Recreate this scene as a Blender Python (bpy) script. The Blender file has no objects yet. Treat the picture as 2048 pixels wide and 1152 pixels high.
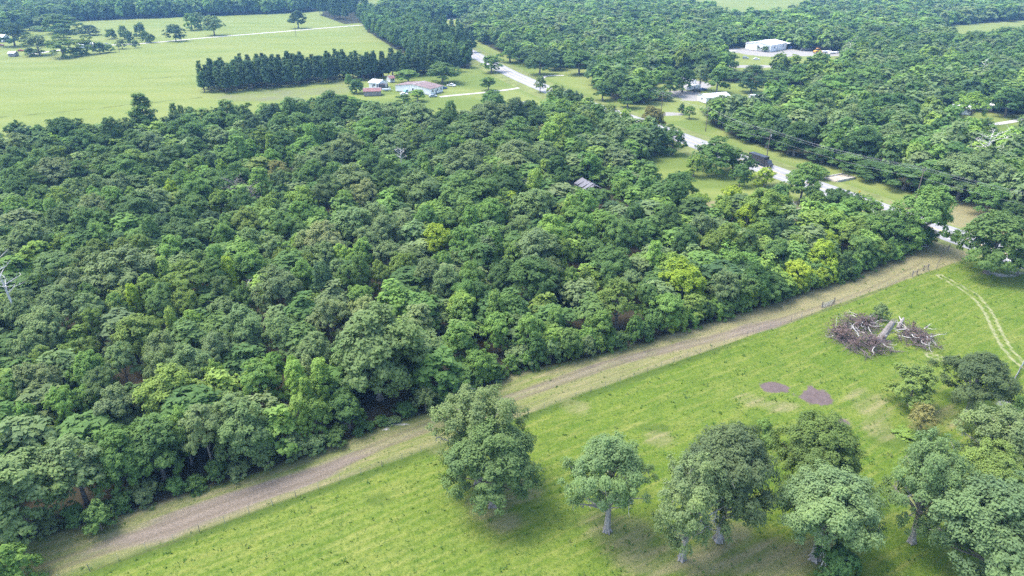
import bpy, math, random
import numpy as np
from mathutils import Vector

# ------------------------------------------------------------------ camera, sky, sun, exposure
SC = bpy.context.scene
COL = SC.collection
H_CAM, PITCH, FPX = 75.0, math.radians(26.6), 2048 * 24 / 36
cam = bpy.data.cameras.new('camera'); cam.lens = 24; cam.sensor_width = 36
cam.clip_start = 0.5; cam.clip_end = 9000
camo = bpy.data.objects.new('camera', cam); COL.objects.link(camo)
camo.location = (0, 0, H_CAM); camo.rotation_euler = (math.pi / 2 - PITCH, 0, 0)
SC.camera = camo
SC.render.resolution_x, SC.render.resolution_y = 1024, 576

SUN_EL, SUN_AZ = math.radians(64), math.radians(285)     # azimuth measured clockwise from +Y
W = bpy.data.worlds.new('World'); SC.world = W; W.use_nodes = True
wn = W.node_tree; wn.nodes.clear()
sky = wn.nodes.new('ShaderNodeTexSky'); sky.sky_type = 'NISHITA'; sky.sun_disc = False
sky.sun_elevation = SUN_EL; sky.sun_rotation = SUN_AZ
sky.air_density = 1.0; sky.dust_density = 3.0; sky.ozone_density = 1.0
bg = wn.nodes.new('ShaderNodeBackground'); bg.inputs['Strength'].default_value = 0.15
wo = wn.nodes.new('ShaderNodeOutputWorld')
wn.links.new(sky.outputs[0], bg.inputs[0]); wn.links.new(bg.outputs[0], wo.inputs[0])

sl = bpy.data.lights.new('sun', 'SUN'); sl.energy = 1.2; sl.angle = math.radians(26); sl.color = (1.0, 0.97, 0.92)
so = bpy.data.objects.new('sun', sl); COL.objects.link(so)
so.rotation_euler = (math.pi / 2 - SUN_EL, 0, math.pi - SUN_AZ)
so.location = (0, -50, 200)

vs = SC.view_settings
vs.view_transform = 'Standard'; vs.look = 'None'; vs.gamma = 1; vs.use_curve_mapping = False
vs.exposure = 2.0
try:
    SC.cycles.max_bounces = 4; SC.cycles.diffuse_bounces = 2; SC.cycles.glossy_bounces = 2
    SC.cycles.transmission_bounces = 3; SC.cycles.volume_bounces = 0; SC.cycles.use_denoising = False; SC.cycles.use_adaptive_sampling = False; SC.cycles.transparent_max_bounces = 4
except Exception:
    pass

RNG = np.random.default_rng(321)
random.seed(321)

# ------------------------------------------------------------------ helpers
SP, CP = math.sin(PITCH), math.cos(PITCH)
def at(x, y, z=0.0):
    """point of the place that lies at height z behind photo position x, y (2048 x 1152)"""
    u, v = x - 1024, y - 576
    t = (H_CAM - z) / (FPX * SP + v * CP)
    return Vector((u * t, (FPX * CP - v * SP) * t, z))
def proj(X, Y, Z):
    d = Y * CP + (H_CAM - Z) * SP
    return 1024 + FPX * X / d, 576 + FPX * ((H_CAM - Z) * CP - Y * SP) / d, d

def tag(o, label=None, cat=None, group=None, kind=None):
    if label: o['label'] = label
    if cat: o['category'] = cat
    if group: o['group'] = group
    if kind: o['kind'] = kind
    return o
def empty(name, loc=(0, 0, 0), rz=0.0):
    o = bpy.data.objects.new(name, None); COL.objects.link(o)
    o.location = loc; o.rotation_euler = (0, 0, rz); o.empty_display_size = 0.3
    return o
def link_mesh(name, me, parent=None, loc=None):
    o = bpy.data.objects.new(name, me); COL.objects.link(o)
    if parent is not None: o.parent = parent
    if loc is not None: o.location = loc
    return o

class MB:
    """collects boxes, prisms and tubes and links them as one mesh object"""
    def __init__(s): s.v = []; s.f = []
    def poly(s, pts):
        n = len(s.v); s.v += [tuple(p) for p in pts]; s.f.append(tuple(range(n, n + len(pts)))); return s
    def box(s, x0, x1, y0, y1, z0, z1):
        n = len(s.v)
        s.v += [(x0, y0, z0), (x1, y0, z0), (x1, y1, z0), (x0, y1, z0), (x0, y0, z1), (x1, y0, z1), (x1, y1, z1), (x0, y1, z1)]
        s.f += [tuple(n + i for i in q) for q in ((3, 2, 1, 0), (4, 5, 6, 7), (0, 1, 5, 4), (1, 2, 6, 5), (2, 3, 7, 6), (3, 0, 4, 7))]
        return s
    def prism(s, prof, x0, x1, axis='x'):
        """profile (a, z) extruded along x (a = y) or along y (a = x)"""
        n = len(s.v); k = len(prof)
        for e in (x0, x1):
            s.v += [((e, a, z) if axis == 'x' else (a, e, z)) for a, z in prof]
        s.f += [tuple(n + i for i in range(k)), tuple(n + k + i for i in reversed(range(k)))]
        for i in range(k):
            j = (i + 1) % k
            s.f.append((n + i, n + k + i, n + k + j, n + j))
        return s
    def tube(s, pts, rad, sides=6, cap=True):
        pts = [Vector(p) for p in pts]; n0 = len(s.v)
        for i, p in enumerate(pts):
            d = (pts[min(i + 1, len(pts) - 1)] - pts[max(i - 1, 0)])
            d = d.normalized() if d.length > 1e-6 else Vector((0, 0, 1))
            a = d.cross(Vector((0, 0, 1)) if abs(d.z) < 0.9 else Vector((1, 0, 0))).normalized(); b = d.cross(a)
            for k in range(sides):
                t = 2 * math.pi * k / sides
                s.v.append(tuple(p + (a * math.cos(t) + b * math.sin(t)) * rad[i]))
        for i in range(len(pts) - 1):
            for k in range(sides):
                k2 = (k + 1) % sides
                s.f.append((n0 + i * sides + k, n0 + i * sides + k2, n0 + (i + 1) * sides + k2, n0 + (i + 1) * sides + k))
        if cap:
            s.f.append(tuple(n0 + k for k in reversed(range(sides))))
            s.f.append(tuple(n0 + (len(pts) - 1) * sides + k for k in range(sides)))
        return s
    def mesh(s, name, mat):
        me = bpy.data.meshes.new(name); me.from_pydata(s.v, [], s.f)
        if mat is not None: me.materials.append(mat)
        me.update(); return me
    def build(s, name, mat, parent=None, loc=None):
        return link_mesh(name, s.mesh(name, mat), parent, loc)

# ------------------------------------------------------------------ materials
MATS = {}
def new_mat(name):
    m = bpy.data.materials.new(name); m.use_nodes = True
    nt = m.node_tree; nt.nodes.clear()
    out = nt.nodes.new('ShaderNodeOutputMaterial')
    return m, nt, out
def N(nt, t, **kw):
    n = nt.nodes.new(t)
    for k, v in kw.items():
        if k.startswith('i_'): n.inputs[k[2:].replace('_', ' ')].default_value = v
        else: setattr(n, k, v)
    return n
def noise(nt, vec, scale, detail=4, rough=0.55, dist=0.0):
    n = N(nt, 'ShaderNodeTexNoise'); n.inputs['Scale'].default_value = scale
    n.inputs['Detail'].default_value = detail; n.inputs['Roughness'].default_value = rough
    n.inputs['Distortion'].default_value = dist
    nt.links.new(vec, n.inputs['Vector']); return n.outputs['Fac']
def ramp(nt, fac, stops):
    r = N(nt, 'ShaderNodeValToRGB'); e = r.color_ramp.elements
    while len(e) < len(stops): e.new(0.5)
    for i, (p, c) in enumerate(stops):
        e[i].position = p; e[i].color = (*c, 1) if len(c) == 3 else c
    nt.links.new(fac, r.inputs[0]); return r.outputs['Color']
def mixc(nt, fac, a, b, mode='MIX'):
    m = N(nt, 'ShaderNodeMix', data_type='RGBA', blend_type=mode)
    for sock, val in ((m.inputs[0], fac), (m.inputs[6], a), (m.inputs[7], b)):
        if isinstance(val, (int, float)): sock.default_value = val
        elif isinstance(val, tuple): sock.default_value = (*val, 1) if len(val) == 3 else val
        else: nt.links.new(val, sock)
    return m.outputs[2]
def mth(nt, op, a, b=None, clamp=False):
    m = N(nt, 'ShaderNodeMath', operation=op, use_clamp=clamp)
    for i, v in enumerate((a, b)):
        if v is None: continue
        if isinstance(v, (int, float)): m.inputs[i].default_value = v
        else: nt.links.new(v, m.inputs[i])
    return m.outputs[0]
def objvec(nt):
    return N(nt, 'ShaderNodeTexCoord').outputs['Object']
def geopos(nt):
    return N(nt, 'ShaderNodeNewGeometry').outputs['Position']
def finish(nt, out, col, rough=0.9, bump=None, bstr=0.3, bdist=0.05, spec=0.2, metal=0.0):
    p = N(nt, 'ShaderNodeBsdfPrincipled')
    if isinstance(col, tuple): p.inputs['Base Color'].default_value = (*col, 1)
    else: nt.links.new(col, p.inputs['Base Color'])
    p.inputs['Roughness'].default_value = rough; p.inputs['Metallic'].default_value = metal
    p.inputs['Specular IOR Level'].default_value = spec
    if bump is not None:
        b = N(nt, 'ShaderNodeBump'); b.inputs['Strength'].default_value = bstr; b.inputs['Distance'].default_value = bdist
        nt.links.new(bump, b.inputs['Height']); nt.links.new(b.outputs[0], p.inputs['Normal'])
    nt.links.new(p.outputs[0], out.inputs[0])
def plain(name, col, rough=0.7, var=0.25, scale=1.5, metal=0.0, spec=0.3):
    """painted / weathered surface: colour with uneven wear"""
    if name in MATS: return MATS[name]
    m, nt, out = new_mat(name)
    v = objvec(nt)
    f = noise(nt, v, scale, 5, 0.6)
    lo = tuple(c * (1 - var) for c in col); hi = tuple(min(1, c * (1 + var * 0.6)) for c in col)
    finish(nt, out, ramp(nt, f, [(0.3, lo), (0.7, hi)]), rough, f, 0.15, 0.02, spec, metal)
    MATS[name] = m; return m

def leaf_material(name, from_attr):
    m, nt, out = new_mat(name)
    if from_attr:
        base = N(nt, 'ShaderNodeAttribute', attribute_name='col').outputs['Color']
        tint = N(nt, 'ShaderNodeAttribute', attribute_name='tint').outputs['Fac']
    else:
        base = N(nt, 'ShaderNodeObjectInfo').outputs['Color']
        tint = N(nt, 'ShaderNodeAttribute', attribute_name='tint').outputs['Fac']
    big = noise(nt, geopos(nt), 0.23, 2)
    # young sprays are lighter and yellower, old ones darker: a property of each leaf
    k = ramp(nt, tint, [(0.0, (0.74, 0.77, 0.80)), (0.45, (0.96, 0.97, 0.97)), (0.8, (1.12, 1.12, 1.0)), (1.0, (1.34, 1.34, 1.08))])
    c = mixc(nt, 1.0, base, k, 'MULTIPLY')
    k2 = ramp(nt, big, [(0.3, (0.86, 0.9, 0.95)), (0.7, (1.1, 1.1, 1.0))])
    c = mixc(nt, 1.0, c, k2, 'MULTIPLY')
    d = N(nt, 'ShaderNodeBsdfPrincipled'); nt.links.new(c, d.inputs['Base Color'])
    d.inputs['Roughness'].default_value = 0.75; d.inputs['Specular IOR Level'].default_value = 0.08
    t = N(nt, 'ShaderNodeBsdfTranslucent'); nt.links.new(mixc(nt, 1.0, c, (1.1, 1.25, 0.6), 'MULTIPLY'), t.inputs[0])
    mx = N(nt, 'ShaderNodeMixShader'); mx.inputs[0].default_value = 0.38
    nt.links.new(d.outputs[0], mx.inputs[1]); nt.links.new(t.outputs[0], mx.inputs[2]); nt.links.new(mx.outputs[0], out.inputs[0])
    return m
LEAF = leaf_material('foliage', False)
LEAFA = leaf_material('foliage_of_the_woods', True)

def bark_material(name, lo, hi):
    m, nt, out = new_mat(name); v = objvec(nt)
    f = noise(nt, v, 2.2, 6, 0.65)
    finish(nt, out, ramp(nt, f, [(0.3, lo), (0.7, hi)]), 0.95, f, 0.6, 0.08, 0.1)
    return m
BARK = bark_material('grey_bark', (0.10, 0.085, 0.07), (0.27, 0.25, 0.225))
PALE = bark_material('bleached_wood', (0.32, 0.30, 0.275), (0.58, 0.56, 0.53))
PALEBARK = bark_material('pale_grey_bark', (0.16, 0.145, 0.13), (0.36, 0.34, 0.32))
SNAGWOOD = bark_material('weathered_snag', (0.13, 0.11, 0.10), (0.30, 0.28, 0.26))
DARKBARK = bark_material('pine_bark', (0.07, 0.05, 0.04), (0.18, 0.14, 0.11))
BRUSH = bark_material('dry_brush', (0.075, 0.058, 0.058), (0.215, 0.175, 0.172))

# ------------------------------------------------------------------ places read from the photograph (photo pixels -> ground)
def poly_px(pts): return [at(x, y) for x, y in pts]
def in_poly(P, x, y):
    x = np.asarray(x, float); y = np.asarray(y, float); r = np.zeros(x.shape, bool)
    n = len(P)
    for i in range(n):
        x0, y0 = P[i][0], P[i][1]; x1, y1 = P[(i + 1) % n][0], P[(i + 1) % n][1]
        if y0 == y1: continue
        c = ((y0 > y) != (y1 > y)) & (x < (x1 - x0) * (y - y0) / (y1 - y0) + x0)
        r ^= c
    return r
def dist_line(P, x, y):
    """distance to a polyline and position along it (0..n-1)"""
    x = np.asarray(x, float); y = np.asarray(y, float)
    best = np.full(x.shape, 1e9); tt = np.zeros(x.shape)
    for i in range(len(P) - 1):
        ax, ay, bx, by = P[i][0], P[i][1], P[i + 1][0], P[i + 1][1]
        L2 = (bx - ax) ** 2 + (by - ay) ** 2
        t = np.clip(((x - ax) * (bx - ax) + (y - ay) * (by - ay)) / L2, 0, 1)
        d = np.hypot(x - ax - t * (bx - ax), y - ay - t * (by - ay))
        m = d < best; best[m] = d[m]; tt[m] = i + t[m]
    return best, tt
def catmull(P, n=12):
    out = []
    for i in range(len(P) - 1):
        p0, p1, p2, p3 = P[max(i - 1, 0)], P[i], P[i + 1], P[min(i + 2, len(P) - 1)]
        for k in range(n):
            t = k / n
            out.append(0.5 * ((2 * p1) + (p2 - p0) * t + (2 * p0 - 5 * p1 + 4 * p2 - p3) * t * t + (3 * p1 - p0 - 3 * p2 + p3) * t ** 3))
    out.append(P[-1]); return out

WOOD_EDGE = [(-300, 1200), (0, 1100), (220, 1040), (450, 968), (620, 915), (750, 862), (900, 812), (1035, 748), (1200, 712), (1380, 660), (1560, 604), (1720, 552), (1860, 492)]
WOOD_FAR = [(1815, 478), (1700, 462), (1600, 452), (1520, 442), (1440, 440), (1370, 425), (1310, 400), (1275, 340), (1240, 290), (1180, 262), (1120, 240), (1050, 238), (985, 246), (900, 250), (820, 236), (740, 230), (640, 226), (590, 236), (530, 246), (430, 250), (330, 268), (200, 285), (60, 290), (-60, 298), (-320, 318)]
MAIN_WOOD = poly_px(WOOD_EDGE + WOOD_FAR)
HW = [at(*p) for p in ((2420, 655), (2150, 559), (1880, 463), (1720, 406), (1568, 352), (1440, 306), (1340, 268), (1240, 232), (1135, 196), (1039, 156), (975, 124), (925, 97), (885, 74), (860, 58))]
HIGHWAY = catmull(HW, 10)
FENCE0, FENCE1 = at(60, 1186), at(1872, 540)

def terrain_noise(x, y, s, seed=0):
    r = np.random.default_rng(seed); o = np.zeros(np.shape(x))
    for k in range(7):
        a = r.uniform(0, 2 * math.pi); f = s * r.uniform(0.5, 2.0)
        o += np.sin((x * math.cos(a) + y * math.sin(a)) * f + r.uniform(0, 6.28)) / 7
    return o * 1.6

# ------------------------------------------------------------------ ground
def grid_mesh(name, xs, ys, zfun, attrs, mat):
    X, Y = np.meshgrid(xs, ys); nx, ny = len(xs), len(ys)
    x = X.ravel(); y = Y.ravel(); z = zfun(x, y)
    me = bpy.data.meshes.new(name); nv = nx * ny; nf = (nx - 1) * (ny - 1)
    me.vertices.add(nv); me.vertices.foreach_set('co', np.column_stack([x, y, z]).astype(np.float32).ravel())
    i = (np.arange(ny - 1)[:, None] * nx + np.arange(nx - 1)[None, :]).ravel()
    q = np.column_stack([i, i + 1, i + nx + 1, i + nx]).astype(np.int32)
    me.loops.add(nf * 4); me.loops.foreach_set('vertex_index', q.ravel())
    me.polygons.add(nf); me.polygons.foreach_set('loop_start', (np.arange(nf) * 4).astype(np.int32))
    me.update(); me.validate()
    for k, fn in attrs.items():
        a = me.attributes.new(k, 'FLOAT', 'POINT'); a.data.foreach_set('value', fn(x, y).astype(np.float32))
    me.materials.append(mat); return me
def soft(d, a, b):      # 1 inside a, 0 beyond b
    return np.clip((b - d) / (b - a), 0, 1)
def spots(x, y, lst):   # list of (px, py, radius across, radius along)
    r = np.zeros(x.shape)
    for px, py, rx, ry in lst:
        c = at(px, py); d = np.hypot((x - c.x) / rx, (y - c.y) / ry)
        r = np.maximum(r, soft(d, 0.55, 1.3))
    return r
ATT = lambda nt, n: N(nt, 'ShaderNodeAttribute', attribute_name=n).outputs['Fac']
def masked(nt, name, pos, lo=0.35, hi=0.65, amp=0.7, scale=0.35, detail=6):
    n = noise(nt, pos, scale, detail, 0.65)
    s = mth(nt, 'ADD', ATT(nt, name), mth(nt, 'MULTIPLY', mth(nt, 'SUBTRACT', n, 0.5), amp))
    mr = N(nt, 'ShaderNodeMapRange'); mr.interpolation_type = 'SMOOTHSTEP'
    mr.inputs[1].default_value = lo; mr.inputs[2].default_value = hi
    nt.links.new(s, mr.inputs[0]); return mr.outputs[0]

# --- woods other than the main one (ground outlines)
RIGHT_WOOD = poly_px([(2160, 505), (2048, 462), (1900, 408), (1790, 372), (1716, 345), (1672, 333), (1600, 316), (1520, 290), (1460, 268), (1425, 250), (1400, 222),
                      (1440, 212), (1600, 214), (1640, 190), (1560, 168), (1440, 160), (1400, 150), (1330, 158), (1310, 175), (1290, 205), (1240, 205), (1210, 188), (1180, 165), (1120, 142), (1040, 122),
                      (985, 96), (955, 82), (940, 62), (925, 38), (960, 22), (1100, 8), (1300, 5), (1420, 25), (1440, 45), (1560, 42), (1640, 18), (1760, 2), (2300, -8), (2420, 60), (2420, 400)])
CLEAR = [poly_px(p) for p in (
    [(1425, 118), (1440, 98), (1530, 92), (1600, 100), (1690, 106), (1660, 128), (1560, 138), (1480, 142)],       # barn yard
    [(1330, 180), (1350, 160), (1425, 168), (1530, 196), (1540, 212), (1360, 212), (1330, 250), (1310, 215)],      # camper lot
    [(1330, 232), (1400, 225), (1440, 262), (1410, 280), (1330, 262)],                                              # lawn by the road
    [(1850, 268), (1860, 232), (1920, 222), (2060, 230), (2100, 280), (1960, 290)],                                 # cottage clearing
    [(1860, 70), (1900, 50), (2060, 40), (2200, 50), (2060, 66)],                                                   # far field right
    [(1430, 30), (1440, 12), (1540, 16), (1600, 30), (1540, 40)],
    [(1115, 152), (1110, 132), (1190, 140), (1230, 165), (1160, 165)])]
VIEWS = [poly_px(p) for p in (
    [(1430, 100), (1700, 104), (1680, 150), (1600, 158), (1560, 150), (1530, 160), (1470, 168), (1450, 150)],
    [(1340, 170), (1425, 172), (1440, 205), (1350, 225)], [(1400, 205), (1535, 208), (1530, 236), (1410, 240)],
    [(1870, 240), (2060, 232), (2090, 300), (1980, 305), (1900, 292)], [(1860, 60), (2080, 50), (2080, 80), (1900, 92)])]
TOP_WOOD = poly_px([(150, 42), (620, 24), (700, 14), (740, -14), (100, -20)])
TOP_WOOD2 = poly_px([(757, 40), (770, 20), (920, 10), (1000, -10), (1000, 22), (920, 36), (850, 42)])
LEFT_WOOD = poly_px([(-200, 70), (-100, 20), (150, 12), (160, 40), (60, 52), (-60, 80)])
PINE_BELT = poly_px([(405, 184), (450, 186), (560, 176), (690, 162), (800, 156), (905, 148), (935, 140), (930, 110), (905, 92), (880, 120), (780, 150), (640, 150), (520, 158), (405, 172)])
PINE_BLOCK = poly_px([(735, 62), (800, 104), (870, 132), (938, 138), (950, 112), (935, 92), (905, 72), (850, 54), (790, 42), (735, 36), (716, 36)])
PINE_FAR = poly_px([(640, 30), (690, 48), (735, 44), (735, 22), (660, 14)])

def near_zone(x, y, P, w):
    ins = in_poly(P, x, y)
    d, _ = dist_line(list(P) + [P[0]], x, y)
    return np.where(ins, 0.5 + np.clip(d / w, 0, 1) * 0.5, 0.5 - np.clip(d / w, 0, 1) * 0.5)
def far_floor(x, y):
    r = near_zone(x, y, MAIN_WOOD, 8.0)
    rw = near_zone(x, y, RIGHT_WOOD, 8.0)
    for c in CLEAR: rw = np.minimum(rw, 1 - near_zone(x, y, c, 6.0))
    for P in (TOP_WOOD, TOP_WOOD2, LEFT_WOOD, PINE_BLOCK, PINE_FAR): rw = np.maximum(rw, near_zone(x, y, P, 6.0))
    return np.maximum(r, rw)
FIELD_LINES = [[at(*p) for p in q] for q in ([(-200, 250), (0, 233), (150, 220), (400, 194)], [(-100, 125), (0, 118), (230, 100)], [(280, 158), (500, 140), (640, 128)])]
def fn_line(x, y):
    r = np.zeros(x.shape)
    for L in FIELD_LINES:
        d, _ = dist_line(L, x, y); r = np.maximum(r, soft(d, 0.5, 4.5))
    return r * 0.6
def fn_gravel(x, y):
    r = spots(x, y, [(1470, 99, 26, 18), (1590, 104, 30, 22), (1640, 106, 24, 16), (1540, 106, 24, 20), (1500, 132, 20, 7), (1385, 168, 12, 16), (1365, 186, 12, 10), (1440, 197, 26, 7), (1500, 198, 20, 6),
                     (1345, 226, 7, 4), (1335, 122, 14, 10), (1000, 150, 5, 5)])
    return r
def fn_grey(x, y):
    return np.maximum(spots(x, y, [(520, 194, 40, 16), (610, 184, 40, 14), (670, 176, 20, 12), (690, 165, 14, 10)]) * 0.5, spots(x, y, [(560, 205, 60, 12)]) * 0.35)
def fn_lush(x, y):
    return np.maximum(spots(x, y, [(900, 155, 30, 18), (960, 165, 24, 24), (870, 205, 40, 22), (1060, 128, 16, 30), (1330, 318, 30, 16), (1440, 365, 26, 9), (1400, 250, 24, 14), (1940, 252, 34, 14), (800, 180, 30, 16)]) * 0.8,
                      soft(dist_line(HIGHWAY[::6], x, y)[0], 12, 26) * 0.75)
def ground_material():
    m, nt, out = new_mat('fields'); p = geopos(nt)
    mp = N(nt, 'ShaderNodeMapping'); mp.inputs['Rotation'].default_value = (0, 0, math.radians(-14)); mp.inputs['Scale'].default_value = (0.25, 1, 1)
    nt.links.new(p, mp.inputs[0])
    a = noise(nt, mp.outputs[0], 0.05, 8, 0.62); b = noise(nt, mp.outputs[0], 0.6, 5, 0.7); c = noise(nt, p, 0.012, 3)
    col = ramp(nt, a, [(0.3, (0.116, 0.153, 0.037)), (0.52, (0.154, 0.186, 0.049)), (0.72, (0.191, 0.208, 0.069))])
    col = mixc(nt, mth(nt, 'MULTIPLY', b, 0.45), col, (0.111, 0.156, 0.034))
    col = mixc(nt, ramp(nt, c, [(0.42, (0, 0, 0)), (0.62, (0.266, 0.278, 0.214))]), col, (0.196, 0.205, 0.077))
    col = mixc(nt, masked(nt, 'lush', p, 0.25, 0.75, 0.5, 0.1), col, mixc(nt, b, (0.079, 0.122, 0.023), (0.132, 0.167, 0.043)))
    col = mixc(nt, masked(nt, 'grey', p, 0.3, 0.7, 0.6, 0.08), col, mixc(nt, b, (0.106, 0.112, 0.064), (0.159, 0.161, 0.101)))
    col = mixc(nt, masked(nt, 'line', p, 0.3, 0.7, 0.5, 0.2), col, (0.070, 0.089, 0.023))
    col = mixc(nt, masked(nt, 'gravel', p, 0.35, 0.6, 0.6, 0.15), col, mixc(nt, b, (0.208, 0.198, 0.178), (0.288, 0.278, 0.258)))
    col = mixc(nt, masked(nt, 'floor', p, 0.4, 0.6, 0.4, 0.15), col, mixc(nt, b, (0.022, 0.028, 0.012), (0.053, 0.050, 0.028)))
    finish(nt, out, col, 0.95, b, 0.5, 0.3, 0.05)
    return m
xs = np.concatenate([[-6000, -2500, -1300], np.arange(-900, 905, 6.0), [1300, 2500, 6000]])
ys = np.concatenate([[-3000, -600, -100], np.arange(20, 1330, 6.0), [1700, 2600, 4500, 8000]])
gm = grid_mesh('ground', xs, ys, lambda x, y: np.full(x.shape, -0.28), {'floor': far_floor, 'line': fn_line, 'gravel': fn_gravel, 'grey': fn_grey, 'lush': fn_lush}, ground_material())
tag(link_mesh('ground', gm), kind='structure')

# --- near pasture with the cleared strip
EDGE_W = [at(*p) for p in WOOD_EDGE]
DIRT = [at(*p) for p in ((60, 1150), (230, 1088), (330, 1056), (450, 1012), (640, 946), (760, 892), (880, 845), (1040, 790), (1250, 718), (1420, 680), (1540, 650), (1640, 620), (1740, 585), (1850, 530))]
DIRT_W = np.array([1.0, 2.3, 3.0, 2.9, 2.5, 1.9, 1.5, 1.8, 2.1, 2.0, 2.4, 1.8, 1.0, 0.6])
DIRT_D = np.array([0.2, 0.6, 0.82, 0.82, 0.78, 0.55, 0.42, 0.5, 0.62, 0.55, 0.7, 0.45, 0.3, 0.2])
fdir = (FENCE1 - FENCE0).normalized(); fnor = Vector((-fdir.y, fdir.x, 0))
def side(x, y):      # metres north of the fence line
    return (x - FENCE0.x) * fnor.x + (y - FENCE0.y) * fnor.y
def fn_dirt(x, y):
    d, t = dist_line(DIRT, x, y)
    w = np.interp(t, range(len(DIRT)), DIRT_W); k = np.interp(t, range(len(DIRT)), DIRT_D)
    return soft(d / w, 0.45, 1.35) * k
def fn_mow(x, y):
    return np.maximum(spots(x, y, [(640, 1060, 40, 17), (850, 1000, 26, 14)]), spots(x, y, [(1700, 600, 40, 20), (1300, 780, 30, 16)]) * 0.35)
def fn_rut(x, y):
    d, t = dist_line(DIRT, x, y)
    return np.maximum(soft(np.abs(d - 0.95), 0.15, 0.8), soft(np.abs(d - 3.6), 0.1, 0.7) * 0.7)
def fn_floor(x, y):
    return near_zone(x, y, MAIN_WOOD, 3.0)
def fn_dry(x, y):
    s = side(x, y); d, t = dist_line(EDGE_W, x, y)
    strip = np.clip(s / 1.2 + 0.5, 0, 1)
    east = np.clip((x - 0) / 45, 0.62, 1)
    r = strip * east
    under = spots(x, y, [(980, 1010, 5, 5), (1040, 985, 5, 4), (1000, 1040, 4, 3), (1240, 1065, 7, 5), (1390, 1090, 7, 5), (1450, 1075, 6, 5), (1540, 1120, 9, 5), (1640, 1110, 6, 4), (1860, 1000, 6, 5), (1420, 1120, 10, 4), (1300, 1120, 8, 4)]) * 0.62
    pat = spots(x, y, [(1500, 800, 4, 3), (1560, 815, 5, 2.5), (1680, 845, 3, 2), (1880, 830, 6, 5), (1840, 850, 4, 4), (1900, 520, 8, 4), (1740, 810, 5, 8), (1760, 860, 4, 5), (1150, 815, 4, 3), (900, 900, 5, 3), (1320, 880, 4, 3)]) * 0.55
    return np.maximum(np.maximum(r, under), pat)
def fn_burn(x, y):
    r = np.zeros(x.shape)
    for px, py, rx, ry in ((1548, 776, 2.8, 2.2), (1632, 795, 3.1, 3.0), (1682, 846, 1.6, 1.1)):
        c = at(px, py); d = np.hypot((x - c.x) / rx, (y - c.y) / ry) * (1 + 0.28 * terrain_noise(x, y, 1.7, int(px)))
        r = np.maximum(r, soft(d, 0.5, 1.35))
    return r
def fn_sand(x, y):
    return spots(x, y, [(1972, 733, 2.2, 2.5), (2018, 812, 3.0, 2.6), (2010, 552, 4.0, 1.6), (1985, 548, 3.5, 1.0), (2040, 545, 4, 2), (340, 985, 0.9, 0.8), (800, 850, 2.6, 0.8), (772, 858, 1.3, 0.6)]) * 0.62
def fn_lush2(x, y):
    s = side(x, y)
    rows = soft(np.abs(s + 0.2), 0.9, 2.6) * soft(np.abs(x + 5), 45, 75) * 0.75
    pk = spots(x, y, [(1310, 858, 4, 2), (1060, 1080, 3, 2), (1300, 1150, 3, 2), (950, 1010, 2.5, 2), (1700, 905, 3, 1.5), (1280, 990, 2.5, 2), (1525, 860, 3, 4), (1790, 880, 6, 4), (760, 1000, 3, 2), (1150, 1040, 4, 3)]) * 0.6
    nw = soft(dist_line(EDGE_W, x, y)[0], 1.0, 5.0) * 0.5 * (x < 15)
    return np.maximum(np.maximum(rows, pk), nw)
PATH = [[at(*p) for p in q] for q in ([(1880, 553), (1945, 590), (1975, 625), (1995, 665), (2015, 700), (2048, 735)], [(1960, 745), (1900, 725), (1860, 712)])]
def fn_path(x, y):
    r = np.zeros(x.shape)
    for L in PATH:
        d, _ = dist_line(catmull(L, 6), x, y)
        r = np.maximum(r, np.maximum(soft(np.abs(d - 0.85), 0.2, 0.75), soft(d, 0.5, 1.8) * 0.4))
    return r * 0.75
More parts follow.
